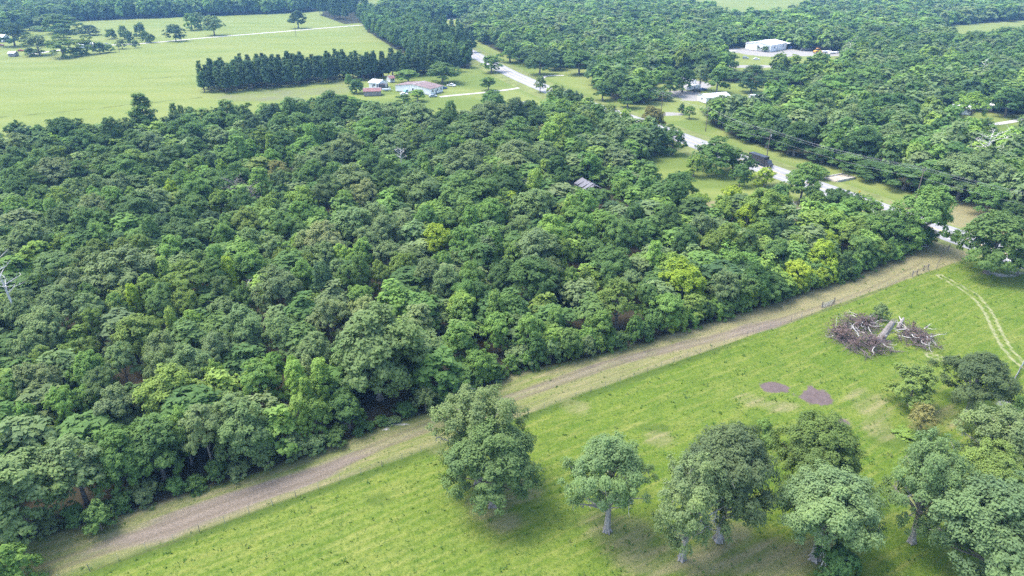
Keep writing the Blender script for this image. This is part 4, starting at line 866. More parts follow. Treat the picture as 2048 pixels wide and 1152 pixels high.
# --- single trees in the open
single(298, 280, 190, 62, 'M', 'p', 'lone tall pine standing above the far left edge of the wood', variant=1)
for a in ((385, 60, 26, 34, 'L', 'q', 'light green tree, left of a pair by the far gravel road'), (403, 58, 26, 26, 'G', 'q', 'pale tree touching its neighbour by the far gravel road'),
          (429, 70, 33, 36, 'G', 'o', 'grey-green spreading tree with dark trunk by the far gravel road'), (597, 56, 25, 30, 'B', 'o', 'dark lone tree with bare trunk on the far field near the pine clump'),
          (352, 82, 49, 36, 'B', 'b', 'big dark round bush standing at the bend of the far gravel road'), (224, 77, 61, 22, 'D', 'b', 'dark ball-shaped bush alone on the far field'),
          (250, 78, 56, 16, 'M', 't', 'slim green tree left in the small row on the far field'), (260, 88, 64, 20, 'B', 'b', 'dark bush between slim trees on the far field'),
          (283, 76, 45, 26, 'B', 'q', 'tallest dark tree of the small row on the far field'), (292, 84, 64, 18, 'M', 'b', 'green bush under the tallest tree of the small far row'),
          (303, 85, 71, 18, 'D', 'b', 'dark round bush ending the small far row'), (272, 95, 83, 14, 'T', 'b', 'dull brownish bush below the small far row'),
          (245, 97, 82, 18, 'G', 'r', 'pale small tree beside the utility pole on the far left'), (30, 92, 44, 54, 'B', 'q', 'dark blue-green tree at the far left edge of the farmyard'),
          (100, 60, 28, 60, 'G', 'q', 'grey-green tree behind the farmyard on the far left'), (125, 66, 27, 66, 'M', 'q', 'largest round tree behind the farmyard on the far left'),
          (80, 110, 66, 50, 'G', 'q', 'grey-green tree in front of the farmyard'), (128, 114, 70, 56, 'O', 'q', 'olive tree in front of the farmyard on the far left'),
          (175, 108, 72, 34, 'O', 'q', 'olive tree at the right end of the farmyard'), (180, 70, 55, 30, 'B', 't', 'dark conical tree right of the farmyard'),
          (200, 106, 86, 26, 'D', 'b', 'dark bush at the right end of the farmyard hedge'), (218, 104, 91, 22, 'L', 'b', 'light bush ending the farmyard hedge'),
          (62, 112, 100, 22, 'D', 'b', 'dark hedge bush by the farmyard entrance'), (155, 112, 98, 24, 'D', 'b', 'dark hedge bush under the olive trees'),
          (130, 80, 56, 40, 'B', 'q', 'shadowy tree in the middle of the farmyard'), (60, 60, 32, 30, 'D', 'q', 'dark tree behind the left farmyard tree'),
          (885, 165, 122, 64, 'M', 'o', 'dense round shade tree behind the white mobile home'), (817, 165, 135, 50, 'L', 'r', 'light green leaning tree left of the white mobile home'),
          (714, 186, 154, 36, 'D', 'b', 'dark dense bush tree beside the red-roofed shed'), (983, 145, 107, 46, 'L', 'r', 'light green tree beside the highway near the pine block'),
          (977, 180, 150, 34, 'M', 'r', 'green tree at the drive of the white mobile home'), (985, 215, 178, 44, 'M', 'o', 'green tree below the drive of the mobile home'),
          (836, 202, 176, 36, 'E', 'r', 'pale lime tree in front of the white mobile home'), (808, 206, 188, 30, 'M', 'r', 'small green tree left of the pale lime tree'),
          (698, 172, 148, 14, 'L', 't', 'slim light green tree by the pine belt near the sheds'), (1080, 185, 148, 26, 'G', 'r', 'thin grey-green tree on the far verge of the highway'),
          (1305, 268, 212, 52, 'R', 'o', 'rusty orange-tinged tree near the highway houses'), (1431, 345, 268, 92, 'M', 'q', 'broad willowy green tree on the near side of the highway'),
          (1345, 308, 250, 56, 'D', 'q', 'dark green tree left of the broad willowy tree'), (1492, 355, 302, 36, 'D', 'q', 'dark narrow tree right of the broad willowy tree'),
          (1387, 352, 303, 42, 'E', 'q', 'lime-green tree in front of the broad willowy tree'), (1527, 372, 330, 48, 'Y', 'q', 'glowing yellow-green tree beside the dark trailer on the highway'),
          (1355, 400, 340, 70, 'D', 'o', 'dark oak below the meadow near the highway'), (1378, 236, 208, 25, 'L', 'r', 'small round tree alone on the lawn across the highway'),
          (1362, 228, 205, 16, 'D', 'b', 'dark bush at the end of the lawn drive'), (1520, 101, 94, 16, 'D', 'b', 'clipped dark bush at the left corner of the white barn'), (1531, 103, 96, 16, 'D', 'b', 'clipped dark bush under the front wall of the white barn'),
          (1972, 548, 420, 140, 'M', 'o', 'spreading green oak with pale trunk at the pasture corner by the highway'), (2034, 552, 482, 56, 'D', 'r', 'dark green tree at the right picture edge by the highway'),
          (1838, 497, 364, 100, 'L', 'o', 'tall fresh green tree where the wood edge meets the highway'),
          (1758, 640, 606, 34, 'G', 'b', 'small grey-green bush behind the brush piles'), (1527, 862, 838, 34, 'L', 'b', 'bright green low bush left in the pasture hollow'), (1533, 892, 868, 36, 'L', 'b', 'bright green low bush nearest the pasture oaks'),
          (30, 1175, 1092, 110, 'L', 'b', 'light green bush cut by the bottom left picture corner'), (205, 1062, 1005, 66, 'M', 'b', 'rounded green bush standing alone on the strip by the wood'),
          (1812, 872, 862, 50, 'E', 'b', 'flat yellow-green fallen branch lying on the grass'), (1440, 232, 186, 60, 'G', 's', 'thin grey-green tree in front of the long white-roofed building'), (1482, 238, 190, 60, 'M', 's', 'thin green tree right of the long white-roofed building'),
          (1700, 446, 374, 58, 'D', 'q', 'dark green tree on the near verge, left of a lighter one by the highway'), (1732, 456, 386, 58, 'L', 'q', 'light green tree on the near verge of the highway by the yellow sign'),
          (1772, 472, 408, 56, 'M', 'q', 'green tree on the near verge before the tall fresh green tree'), (1664, 432, 372, 44, 'M', 'q', 'green tree on the near verge beside the tall two-tone tree'), (1803, 482, 424, 48, 'D', 'q', 'dark tree squeezed between wood end and tall fresh green tree'),
          (1328, 294, 244, 46, 'M', 'q', 'green tree beside the rusty-tinged tree hiding the highway bend'), (1464, 340, 290, 44, 'M', 'q', 'green tree between the broad willowy tree and the dark narrow tree'),
          (1618, 418, 362, 44, 'M', 'q', 'green tree at the foot of the tall two-tone tree by the highway'), (1405, 326, 282, 40, 'M', 'q', 'green tree half hidden behind the lime-green tree by the highway'), (1478, 372, 322, 40, 'M', 'b', 'round green bush under the broad willowy tree'), (1560, 408, 362, 46, 'M', 'b', 'round green bush on the near verge below the box truck'), (1630, 424, 380, 46, 'L', 'b', 'light green bush under the two-tone tree by the highway'),
          (1195, 364, 328, 62, 'L', 'b', 'vine-covered green mound right behind the collapsed tin barn'),
          (1150, 392, 372, 44, 'L', 'b', 'bright low bush at the near left corner of the collapsed tin barn'), (1205, 402, 376, 46, 'M', 'b', 'green low bush at the near right corner of the collapsed tin barn'),
          (1255, 215, 170, 46, 'M', 'r', 'green tree on the near verge of the highway bend'), (1205, 200, 160, 44, 'D', 'r', 'dark green tree on the near verge left of the highway bend')):
    if a[1] < 120: a = (a[0], a[1], a[2] - 5, a[3] * 1.15) + tuple(a[4:])
    single(*a)

# --- the pasture oaks, closest to the viewer
make_proto('O', 'oak', 6.5, 15.0, 0.225, 3, 0.84, 1.0, trunk=0.48, nl=26, sub=1)
make_proto('P', 'park', 6.5, 15.0, 0.225, 3, 0.84, 1.0, trunk=0.48, nl=30, sub=2, bark=PALEBARK)
make_proto('S', 'sparse', 6.5, 15.0, 0.225, 3, 0.78, 1.0, trunk=0.46, nl=46, sub=3, bark=PALEBARK)
PROTO['S2'] = PROTO['S']
for k in ('O', 'S', 'P'): NAME[k] = 'oak_tree'; FWORD[k] = 'oak'
for i, a in enumerate(((958, 968, 768, 185, 'G', 'S', 'tall thin grey-green oak behind the dense oak at the left end of the pasture row'),
          (985, 1012, 842, 205, (0.146, 0.209, 0.076), 'O', 'dense dark-leaved oak at the left end of the pasture row'),
          (1214, 1064, 868, 178, 'G', 'S', 'grey-green open oak with straight pale trunk right of the dense left oak'),
          (1363, 1120, 905, 172, 'G', 'S', 'half-bare oak with drooping bleached branches in the pasture row'),
          (1436, 1082, 852, 190, (0.132, 0.182, 0.084), 'P', 'dark green oak with flared trunk behind the half-bare oak'),
          (1616, 1010, 838, 160, (0.159, 0.218, 0.068), 'O', 'dense olive oak behind the front oak in the middle of the row'),
          (1628, 1120, 944, 205, (0.178, 0.241, 0.108), 'P', 'green front oak with leaning pale trunk below the olive oak'),
          (1822, 1086, 872, 165, (0.152, 0.214, 0.086), 'S', 'tall soft green oak between the front oak and the right corner'),
          (1985, 960, 815, 190, 'G', 'S', 'grey-green oak at the right edge behind the corner group'),
          (1965, 1000, 888, 150, (0.180, 0.234, 0.072), 'O', 'olive oak in the middle of the right corner group'),
          (1965, 1180, 972, 250, (0.165, 0.228, 0.105), 'O', 'large pale green oak filling the bottom right corner'),
          (1818, 812, 727, 82, (0.200, 0.255, 0.072), 'r', 'small yellowing tree with white trunk right of the brush piles'),
          (1935, 828, 712, 145, (0.104, 0.154, 0.062), 'P', 'dark green spreading oak near the sandy patch at the right'),
          (1838, 868, 808, 62, 'R', 's', 'thin rusty-leaved tree leaning over the fallen branch'),
          (1665, 1165, 1090, 90, 'D', 'b', 'dark bush at the foot of the front oak with leaning trunk'),
          (2030, 880, 800, 90, 'M', 'O', 'green oak touching the right edge below the sandy patch'))):
    tr = single(*a, group='oaks in the pasture' if a[5] in 'OSP' else None)
    nbare = {3: 16, 2: 6, 7: 5, 0: 5, 6: 4, 10: 5}.get(i, 0)
    rng = np.random.default_rng(40 + i)
    for _ in range(nbare):      # bleached dead limbs, crooked and forked
        mb = MB(); a0 = rng.uniform(0, 6.28); z = rng.uniform(4.5, 9.5); q = rng.uniform(0.05, 0.085)
        pts = [Vector((0, 0, z))]; d = Vector((math.cos(a0), math.sin(a0), 0.25))
        for k in range(6):
            d = (d + Vector(rng.normal(size=3)) * 0.38 + Vector((0, 0, -0.07))).normalized(); pts.append(pts[-1] + d * rng.uniform(0.6, 1.0))
            if k > 1:
                for _f in range(2):
                    t = pts[-1]; t1 = t + (d + Vector(rng.normal(size=3)) * 0.7).normalized() * 0.7; t2 = t1 + (d + Vector(rng.normal(size=3)) * 0.8).normalized() * 0.6
                    mb.tube([t, t1, t2], [q * 0.5, q * 0.35, q * 0.12], 4, False)
        mb.tube(pts, [q * (1.15 - 0.15 * k) for k in range(7)], 5, False); mb.build('bare_branch', PALE, tr)

# ------------------------------------------------------------------ dead trees, snag and brush
def bare_tree(name, loc, h, spread, rng, mat, label, trunk_r=0.25, nb=12, lean=(0, 0), start=0.45, cat='dead tree', group=None, twigs=3):
    e = empty(name, loc)
    tr = MB(); top = Vector((lean[0], lean[1], h * 0.92))
    pts = [Vector((0, 0, -0.3)), top * 0.3 + Vector((rng.uniform(-.2, .2), 0, 0)), top * 0.62, top]
    tr.tube(pts, [trunk_r * 1.25, trunk_r * 0.9, trunk_r * 0.62, trunk_r * 0.15], 7)
    tr.build('trunk', mat, e)
    for k in range(nb):
        mb = MB()
        u = start + (0.95 - start) * (k + 0.5) / nb; s = top * u; a = k * 2.4 + rng.uniform(-0.4, 0.4)
        L = spread * (1.15 - 0.6 * u) * rng.uniform(0.7, 1.2)
        e1 = s + Vector((math.cos(a), math.sin(a), rng.uniform(0.35, 0.9))) * L * 0.55
        e2 = e1 + Vector((math.cos(a + rng.uniform(-.5, .5)), math.sin(a + rng.uniform(-.5, .5)), rng.uniform(0.1, 0.8))) * L * 0.5
        q = trunk_r * 0.42
        mb.tube([s, e1, e2], [q, q * 0.6, q * 0.15], 5, False)
        for _ in range(twigs):
            t0 = e1.lerp(e2, rng.random()) if rng.random() < 0.7 else s.lerp(e1, rng.uniform(0.4, 1))
            d = Vector(rng.normal(size=3)); d.z = abs(d.z) * 0.7
            t1 = t0 + d.normalized() * L * rng.uniform(0.25, 0.5)
            mb.tube([t0, t0.lerp(t1, 0.5) + Vector((0, 0, 0.05)), t1], [q * 0.42, q * 0.3, q * 0.1], 4, False)
        mb.build('branch', mat, e)
    return tag(e, label, cat, group)
def bare_at(bx, by, ytop, spread, label, mat=PALE, **kw):
    p = at(bx, by); h = height_for(p, ytop)
    return bare_tree('dead_tree', p, h, spread, np.random.default_rng(int(bx * 7 + by)), mat, label, **kw)
bare_at(58, 690, 486, 4.2, 'bleached dead tree with forked bare limbs above the wood near the left edge', trunk_r=0.3, nb=13, start=0.55, twigs=6, lean=(-0.9, 0))
bare_at(1958, 350, 262, 6.5, 'large bleached dead tree with spreading bare limbs across the highway', trunk_r=0.36, nb=14, start=0.4, twigs=6)
bare_at(806, 372, 288, 3.4, 'slender pale dying tree rising in the middle of the wood', trunk_r=0.24, nb=10, start=0.7, twigs=4)
bare_at(480, 425, 352, 5.0, 'grey leafless tree with upright twigs in the wood', BARK, trunk_r=0.25, nb=14, start=0.5, twigs=7)
bare_at(510, 435, 366, 4.2, 'grey leafless tree right of its twin in the wood', BARK, trunk_r=0.25, nb=12, start=0.5, twigs=7)
bare_at(528, 640, 552, 2.0, 'thin leaning pale snag by the middle of the wood', trunk_r=0.14, nb=4, lean=(-2.2, 0), start=0.6)
bare_at(1692, 132, 72, 5.5, 'white-limbed dead tree beside the equipment yard', nb=9)
bare_at(1955, 178, 112, 6.0, 'bare pale tree in the far right woods', nb=9)
bare_at(1742, 470, 420, 2.5, 'thin dead crown among green trees by the highway bend', nb=8)
bare_at(1580, 470, 400, 3.0, 'pale bare branches beside the olive round tree', nb=8, twigs=5)
bare_at(425, 820, 742, 2.6, 'white bare fork under the yellowish thin oak near the wood edge', trunk_r=0.16, nb=7, lean=(1.5, 0))

SNAG = at(1762, 682)
e = empty('broken_trunk', SNAG); rng = np.random.default_rng(5)
mb = MB(); mb.tube([(-0.4, 0, -0.3), (-0.2, 0, 0.5), (0.5, 0.1, 2.0), (1.2, 0.2, 3.6), (1.55, 0.3, 4.5)], [1.05, 0.85, 0.72, 0.66, 0.52], 9); mb.build('trunk', SNAGWOOD, e)
mb = MB()
for k in range(7):
    a = k * 0.9; mb.tube([(1.5 + 0.4 * math.cos(a), 0.3 + 0.4 * math.sin(a), 4.3), (1.75 + 0.5 * math.cos(a), 0.3 + 0.5 * math.sin(a), 4.7 + rng.random() * 0.9)], [0.16, 0.02], 4)
mb.build('splinters', SNAGWOOD, e)
mb = MB(); mb.tube([(1.4, 0.25, 3.9), (2.0, 0.3, 4.1)], [0.42, 0.36], 7); mb.build('hollow_stub', BARK, e)
tag(e, 'thick broken grey trunk standing between the brush piles', 'tree stump')

def brush_pile(px, py, rx, ry, hh, label, seed, nbr=46, pale=5):
    c = at(px, py); rng = np.random.default_rng(seed); e = empty('brush_pile', c)
    def bunch(n, mat, name, r0, wide, zmax):
        mb = MB()
        for _ in range(n):
            a = rng.uniform(0, 6.28); s = math.sqrt(rng.random()) * wide
            p = Vector((math.cos(a) * rx * s, math.sin(a) * ry * s, rng.uniform(0.05, zmax * (1.1 - s * 0.8))))
            yaw = rng.uniform(0, 6.28); L = rng.uniform(1.2, 3.2)
            d = Vector((math.cos(yaw), math.sin(yaw), rng.uniform(-0.25, 0.4))) * L
            q = r0 * rng.uniform(0.5, 1.3)
            m = p + d * 0.5 + Vector(rng.normal(size=3)) * 0.15
            pts = [p, m, p + d]
            for t in pts: t.z = max(t.z, 0.15)
            mb.tube(pts, [q, q * 0.75, q * 0.25], 4, False)
            for _k in range(4):
                b0 = p.lerp(p + d, rng.uniform(0.3, 1)); b1 = b0 + Vector(rng.normal(size=3)) * 0.55; b1.z = max(b1.z, 0.12); b0.z = max(b0.z, 0.15)
                mb.tube([b0, b1], [q * 0.4, q * 0.1], 3, False)
        mb.build(name, mat, e)['kind'] = 'stuff'
    bunch(nbr, BRUSH, 'branches', 0.075, 1.0, hh); bunch(nbr, BRUSH, 'twigs', 0.045, 1.05, hh * 0.9)
    
    for _ in range(pale):      # each bleached limb, crooked and forked
        mb = MB(); a = rng.uniform(0, 6.28); s = 0.35 + 0.6 * rng.random(); p = Vector((math.cos(a) * rx * s, math.sin(a) * ry * s, rng.uniform(0.3, hh * 0.8))); d = Vector((math.cos(a), math.sin(a), 0.0))
        pts = [p]
        for k in range(4):
            d = (d + Vector(rng.normal(size=3)) * 0.35).normalized(); q_ = pts[-1] + d * rng.uniform(0.5, 0.9); q_.z = max(q_.z, 0.2); pts.append(q_)
            if k: mb.tube([pts[-1], pts[-1] + (d + Vector(rng.normal(size=3)) * 0.7).normalized() * 0.6 + Vector((0, 0, 0.1))], [0.035, 0.01], 4, False)
        mb.tube(pts, [0.085, 0.075, 0.06, 0.045, 0.02], 5, False); mb.build('bleached_limb', PALE, e)
    # dead leaves still on the twigs
    C = np.column_stack([rng.normal(size=90) * rx * 0.42, rng.normal(size=90) * ry * 0.42, rng.uniform(0.2, hh, 90)]); R = rng.uniform(0.25, 0.5, 90)
    V, t = leaves(C, R, 0.26, rng, 0.35, 0.2, 0.9, 0.7)
    fo = link_mesh('dead_leaves', faces_mesh('dead_leaves', V, LEAF, {'tint': ('FLOAT', t)}), e); fo.color = (0.17, 0.12, 0.12, 1)
    return tag(e, label, 'brush pile', 'brush piles round the broken trunk')
brush_pile(1682, 676, 2.6, 3.0, 2.6, 'purplish brown brush pile at the left end of the fallen limbs', 1, 60, 4)
brush_pile(1722, 654, 4.2, 3.2, 2.6, 'purplish brown brush pile behind the broken trunk', 2, 80, 12)
brush_pile(1735, 696, 4.6, 3.8, 3.0, 'largest brush pile, in front of the broken trunk', 3, 110, 9)
brush_pile(1830, 678, 3.4, 4.8, 2.6, 'brush pile right of the broken trunk with white limbs spilling out', 4, 85, 18)
bare = at(1800, 652); e = empty('fallen_log', bare, math.radians(50)); mb = MB(); mb.tube([(-2.2, 0, 0.4), (0, 0.1, 0.6), (2.0, 0, 1.1)], [0.42, 0.38, 0.26], 8); mb.build('log', SNAGWOOD, e)
mb = MB(); mb.tube([(0.8, 0, 0.7), (1.5, 0.9, 1.5)], [0.2, 0.08], 6); mb.build('branch_stub', PALE, e); tag(e, 'grey fallen log lying behind the right brush pile', 'log')
bare = at(1832, 868); e = empty('leaning_dead_stem', bare); mb = MB(); mb.tube([(0, 0, 0.2), (1.0, 0.5, 2.6), (1.8, 1.0, 5.2)], [0.12, 0.09, 0.03], 6); mb.build('stem', PALE, e)
mb = MB(); mb.tube([(1.0, 0.5, 2.6), (0.6, 1.2, 4.0)], [0.06, 0.02], 5); mb.build('branch', PALE, e); tag(e, 'thin pale leaning stem beside the fallen yellow-green branch', 'dead stem')

# ------------------------------------------------------------------ fences
WOODPOST = plain('weathered_post', (0.20, 0.17, 0.14), 0.9, 0.4, 3.0); STEEL = plain('galvanised_steel', (0.42, 0.43, 0.43), 0.5, 0.2, 3.0, 0.6); WIRE = plain('rusty_wire', (0.20, 0.17, 0.15), 0.7, 0.2, 3.0, 0.4)
def wire_fence(A, B, n, label, postmesh, wires=(0.35, 0.65, 0.95, 1.2)):
    e = empty('wire_fence', A); D = B - A; rng = np.random.default_rng(int(abs(A.x) * 10))
    for i in range(n + 1):
        o = link_mesh('post', postmesh[i % len(postmesh)], e, (D.x * i / n, D.y * i / n, 0.1)); o.rotation_euler = (rng.normal() * 0.05, rng.normal() * 0.05, rng.uniform(0, 3))
    for z in wires:
        mb = MB(); pts = []
        for i in range(n * 2 + 1):
            t = i / (n * 2); pts.append((D.x * t, D.y * t, 0.16 + z - (0.05 if i % 2 else 0)))
        mb.tube(pts, [0.008] * len(pts), 3, False); mb.build('wire', WIRE, e)
    return tag(e, label, 'fence')
pA = MB().tube([(0, 0, -0.3), (0, 0, 1.35)], [0.055, 0.05], 6).mesh('post', WOODPOST)
pB = MB().box(-0.03, 0.03, -0.02, 0.02, -0.3, 1.4).mesh('post', STEEL)
wire_fence(FENCE0, FENCE1, 58, 'long wire fence with slim posts between green pasture and cleared strip', (pB, pB, pA, pB))
wire_fence(at(1872, 540), at(1885, 505), 5, 'short wire fence turning from the pasture corner to the highway', (pA,))
# brace posts and gate of the long fence
bp = MB().tube([(0, 0, -0.3), (0, 0, 1.9)], [0.13, 0.12], 8).mesh('post', WOODPOST)
def brace(px, py, label):
    c = at(px, py); e = empty('brace_post', c, math.atan2(fdir.y, fdir.x))
    link_mesh('post', bp, e, (-1.0, 0, 0)); link_mesh('post', bp, e, (1.0, 0, 0))
    MB().tube([(-1.0, 0, 1.4), (1.0, 0, 1.4)], [0.08, 0.08], 6).build('rail', WOODPOST, e)
    MB().tube([(-0.95, 0.02, 0.25), (0.95, 0.02, 1.3)], [0.012, 0.012], 4).build('tension_wire', WIRE, e)
    tag(e, label, 'fence brace')
brace(1828, 553, 'double dark brace post of the fence, nearer the gate panel'); brace(1850, 542, 'double dark brace post of the fence, at the highway end')
def gate(px, py, length, label, yaw):
    e = empty('farm_gate', at(px, py), yaw)
    mb = MB()
    for z in (0.25, 0.5, 0.75, 1.0, 1.3): MB().tube([(-length / 2, 0, z), (length / 2, 0, z)], [0.03, 0.03], 6).build('rail', STEEL, e)
    for x in (-length / 2, 0, length / 2): MB().tube([(x, 0, 0.1), (x, 0, 1.35)], [0.035, 0.035], 6).build('upright', STEEL, e)
    for x in (-length / 2 - 0.3, length / 2 + 0.3): link_mesh('post', bp, e, (x, 0, 0))
    g = MB()
    for k in range(int(length / 0.12)): g.tube([(-length / 2 + k * 0.12, 0.01, 0.12), (-length / 2 + k * 0.12, 0.01, 1.3)], [0.007, 0.007], 3, False)
    g.build('wire_mesh', STEEL, e); tag(e, label, 'gate')
gate(1655, 613, 3.6, 'grey tubular gate panel set in the pasture fence', math.atan2(fdir.y, fdir.x))
a_, b_ = at(2000, 815), at(2062, 700); L_ = (b_ - a_).length
gate((2000 + 2062) / 2, (815 + 700) / 2, 3.6, 'light steel gate at the right picture edge by the sand', math.atan2((b_ - a_).y, (b_ - a_).x))
e = empty('chain_link_fence', a_, math.atan2((b_ - a_).y, (b_ - a_).x)); n = max(3, int(L_ / 2.6))
for i in range(n + 1): MB().tube([(L_ * i / n, 0, -0.2), (L_ * i / n, 0, 1.75)], [0.045, 0.045], 6).build('post', STEEL, e)
MB().tube([(0, 0, 1.7), (L_, 0, 1.7)], [0.03, 0.03], 6).build('top_rail', STEEL, e)
mb = MB()
for k in range(int(L_ / 0.22)):
    x = k * 0.22; mb.tube([(x, 0, 0.1), (min(x + 1.5, L_), 0, 1.65)], [0.01, 0.01], 3, False).tube([(x, 0, 1.65), (min(x + 1.5, L_), 0, 0.1)], [0.01, 0.01], 3, False)
mb.build('wire_mesh', STEEL, e); tag(e, 'chain-link fence line at the right edge below the pasture path', 'fence')
e = empty('fallen_post', at(1895, 503), 0.4); MB().tube([(0, 0, 0), (0.3, 0, 2.2)], [0.13, 0.1], 7).build('post', WOODPOST, e); MB().tube([(0.25, 0, 1.8), (-1.6, 0.2, 0.3)], [0.08, 0.06], 6).build('stay', WOODPOST, e)
tag(e, 'leaning wooden gate post with stay at the highway entrance of the strip', 'gate post')
for i, (px, py, yaw, L) in enumerate(((1845, 497, 0.2, 3.5), (1858, 492, -0.3, 2.6))):
    e = empty('dead_limb', at(px, py), yaw); MB().tube([(-L / 2, 0, 0.3), (0, 0.2, 0.45), (L / 2, 0, 0.4)], [0.16, 0.12, 0.05], 6).build('limb', PALE, e)
    MB().tube([(0, 0.2, 0.4), (0.6, 0.9, 0.8)], [0.07, 0.02], 5).build('twig', PALE, e)
    tag(e, ('longer' if i == 0 else 'shorter') + ' dead limb lying on the strip near the highway', 'dead limb')

# ------------------------------------------------------------------ utility poles, wires, signs
POLE = plain('creosote_pole', (0.15, 0.125, 0.10), 0.9, 0.3, 2.0); INSUL = plain('insulator', (0.45, 0.45, 0.46), 0.4, 0.1, 3.0)
def utility_pole(p, h, yaw, label, arm=True, can=True):
    e = empty('utility_pole', p, yaw)
    MB().tube([(0, 0, -0.5), (0, 0, h)], [0.19, 0.13], 8).build('pole', POLE, e)
    if arm:
        MB().box(-1.2, 1.2, -0.06, 0.06, h - 0.75, h - 0.6).build('crossarm', POLE, e)
        for x in (-1.1, 0.0, 1.1): MB().tube([(x, 0, h - 0.6 if x else h), (x, 0, h - 0.35 if x else h + 0.25)], [0.05, 0.04], 6).build('insulator', INSUL, e)
        for x in (-0.6, 0.6): MB().tube([(x, 0.02, h - 0.75), (0, 0.02, h - 1.5)], [0.025, 0.025], 4).build('brace', INSUL, e)
    if can: MB().tube([(0.38, 0, h - 2.6), (0.38, 0, h - 2.5), (0.38, 0, h - 1.7)], [0.2, 0.26, 0.26], 9).build('transformer', INSUL, e)
    return tag(e, label, 'utility pole', 'utility poles along the highway')
PP = [(2330, 525, 11.5), (1829, 408, 12), (1533, 316, 11), (1411, 262, 10.5), (1322, 228, 10.5), (1289, 205, 10), (1222, 178, 10)]
hd = (HW[2] - HW[4]).normalized(); hyaw = math.atan2(hd.y, hd.x) + math.pi / 2
polepts = []
PL = ['', 'wooden utility pole behind the tall tree near the right end of the highway', 'utility pole with crossarm and transformer above the open highway verge', 'utility pole at the lawn corner across the highway', 'utility pole left of the lawn drive', 'utility pole by the dark trees left of the lawn', 'farthest utility pole of the highway line']
for i, (x, y, h) in enumerate(PP):
    p = at(x, y); polepts.append((p, h))
    if i: utility_pole(p, h, hyaw, PL[i], True, i == 2)
pp = polepts[0]; utility_pole(pp[0], pp[1], hyaw, 'utility pole just outside the right picture edge')
for i in range(len(polepts) - 1):
    (a, ha), (b, hb) = polepts[i], polepts[i + 1]
    e = empty('power_line', a)
    ca, sa = math.cos(hyaw), math.sin(hyaw)
    for x, dz in ((-1.1, -0.3), (0, 0.3), (1.1, -0.3), (0.15, -3.2)):
        A = Vector((x * ca, x * sa, ha + dz)); B = b - a + Vector((x * ca, x * sa, hb + dz)); pts = []
        for k in range(13):
            t = k / 12; q = A.lerp(B, t); q.z -= 4 * 1.3 * t * (1 - t); pts.append(q)
        MB().tube(pts, [0.022] * 13, 3, False).build('wire', INSUL, e)
    tag(e, 'sagging power wires ' + ['leaving the right picture edge', 'over the widest open stretch of the highway', 'from the transformer pole to the lawn corner', 'above the lawn across the highway', 'left of the lawn drive', 'farthest along the highway'][i], 'power line', 'power wires along the highway')
for px, py, h, lab in ((239, 104, 9, 'slim utility pole at the end of the farmyard hedge'), (592, 72, 9, 'slim utility pole on the far field below the lone dark tree'), (372, 24, 10, 'distant utility pole before the far tree line'), (1425, 96, 10, 'utility pole left of the white barn'), (1441, 94, 10, 'utility pole nearest the white barn')):
    utility_pole(at(px, py), h, 0.3, lab, False, False)['group'] = 'slim far poles'
e = empty('warning_sign', at(1716, 396), hyaw); MB().box(-0.04, 0.04, -0.04, 0.04, -0.3, 2.4).build('post', STEEL, e)
mb = MB(); mb.prism([(0, 1.55), (0.62, 2.17), (0, 2.79), (-0.62, 2.17)], -0.07, -0.05, 'y'); mb.build('sign_plate', plain('sign_yellow', (0.80, 0.50, 0.02), 0.4, 0.1, 2.0), e)
tag(e, 'yellow diamond road sign on the far verge of the highway', 'road sign')
CONC = plain('concrete', (0.40, 0.38, 0.34), 0.9, 0.25, 1.0)
e = empty('culvert_crossing', at(1680, 356), math.atan2(hd.y, hd.x) + math.pi / 2)
MB().box(-5.5, 5.5, -2.4, 2.4, -0.3, 0.12).build('deck', plain('earth_drive', (0.33, 0.29, 0.22), 0.95, 0.3, 0.6), e)
for y in (-2.6, 2.6):
    MB().box(-4.5, 4.5, y - 0.18, y + 0.18, -0.4, 0.55).build('headwall', CONC, e)
MB().tube([(0.0, -2.9, -0.1), (0.0, 2.9, -0.1)], [0.35, 0.35], 10).build('pipe', CONC, e)
tag(e, 'earth drive over a concrete culvert on the far side of the highway', 'culvert')

# ------------------------------------------------------------------ buildings
WHITEW = plain('white_siding', (0.70, 0.70, 0.69), 0.6, 0.14, 0.5); BROWNR = plain('brown_shingles', (0.185, 0.135, 0.13), 0.9, 0.45, 0.5)
REDR = plain('rusty_red_roof', (0.20, 0.105, 0.10), 0.8, 0.45, 0.7); TIN = plain('dull_tin', (0.17, 0.17, 0.19), 0.6, 0.45, 0.8, 0.2); WHITER = plain('white_metal_roof', (0.74, 0.75, 0.77), 0.5, 0.08, 0.4)
GLASS = plain('dark_glass', (0.035, 0.045, 0.055), 0.1, 0.2, 2.0, 0, 0.6); DOORM = plain('door_paint', (0.20, 0.20, 0.22), 0.6, 0.2, 2.0); TRIM = plain('trim', (0.55, 0.55, 0.53), 0.6, 0.1, 2.0)
DARKW = plain('dark_boards', (0.09, 0.08, 0.085), 0.9, 0.4, 0.8); GREYW = plain('grey_boards', (0.25, 0.235, 0.22), 0.9, 0.45, 0.7)
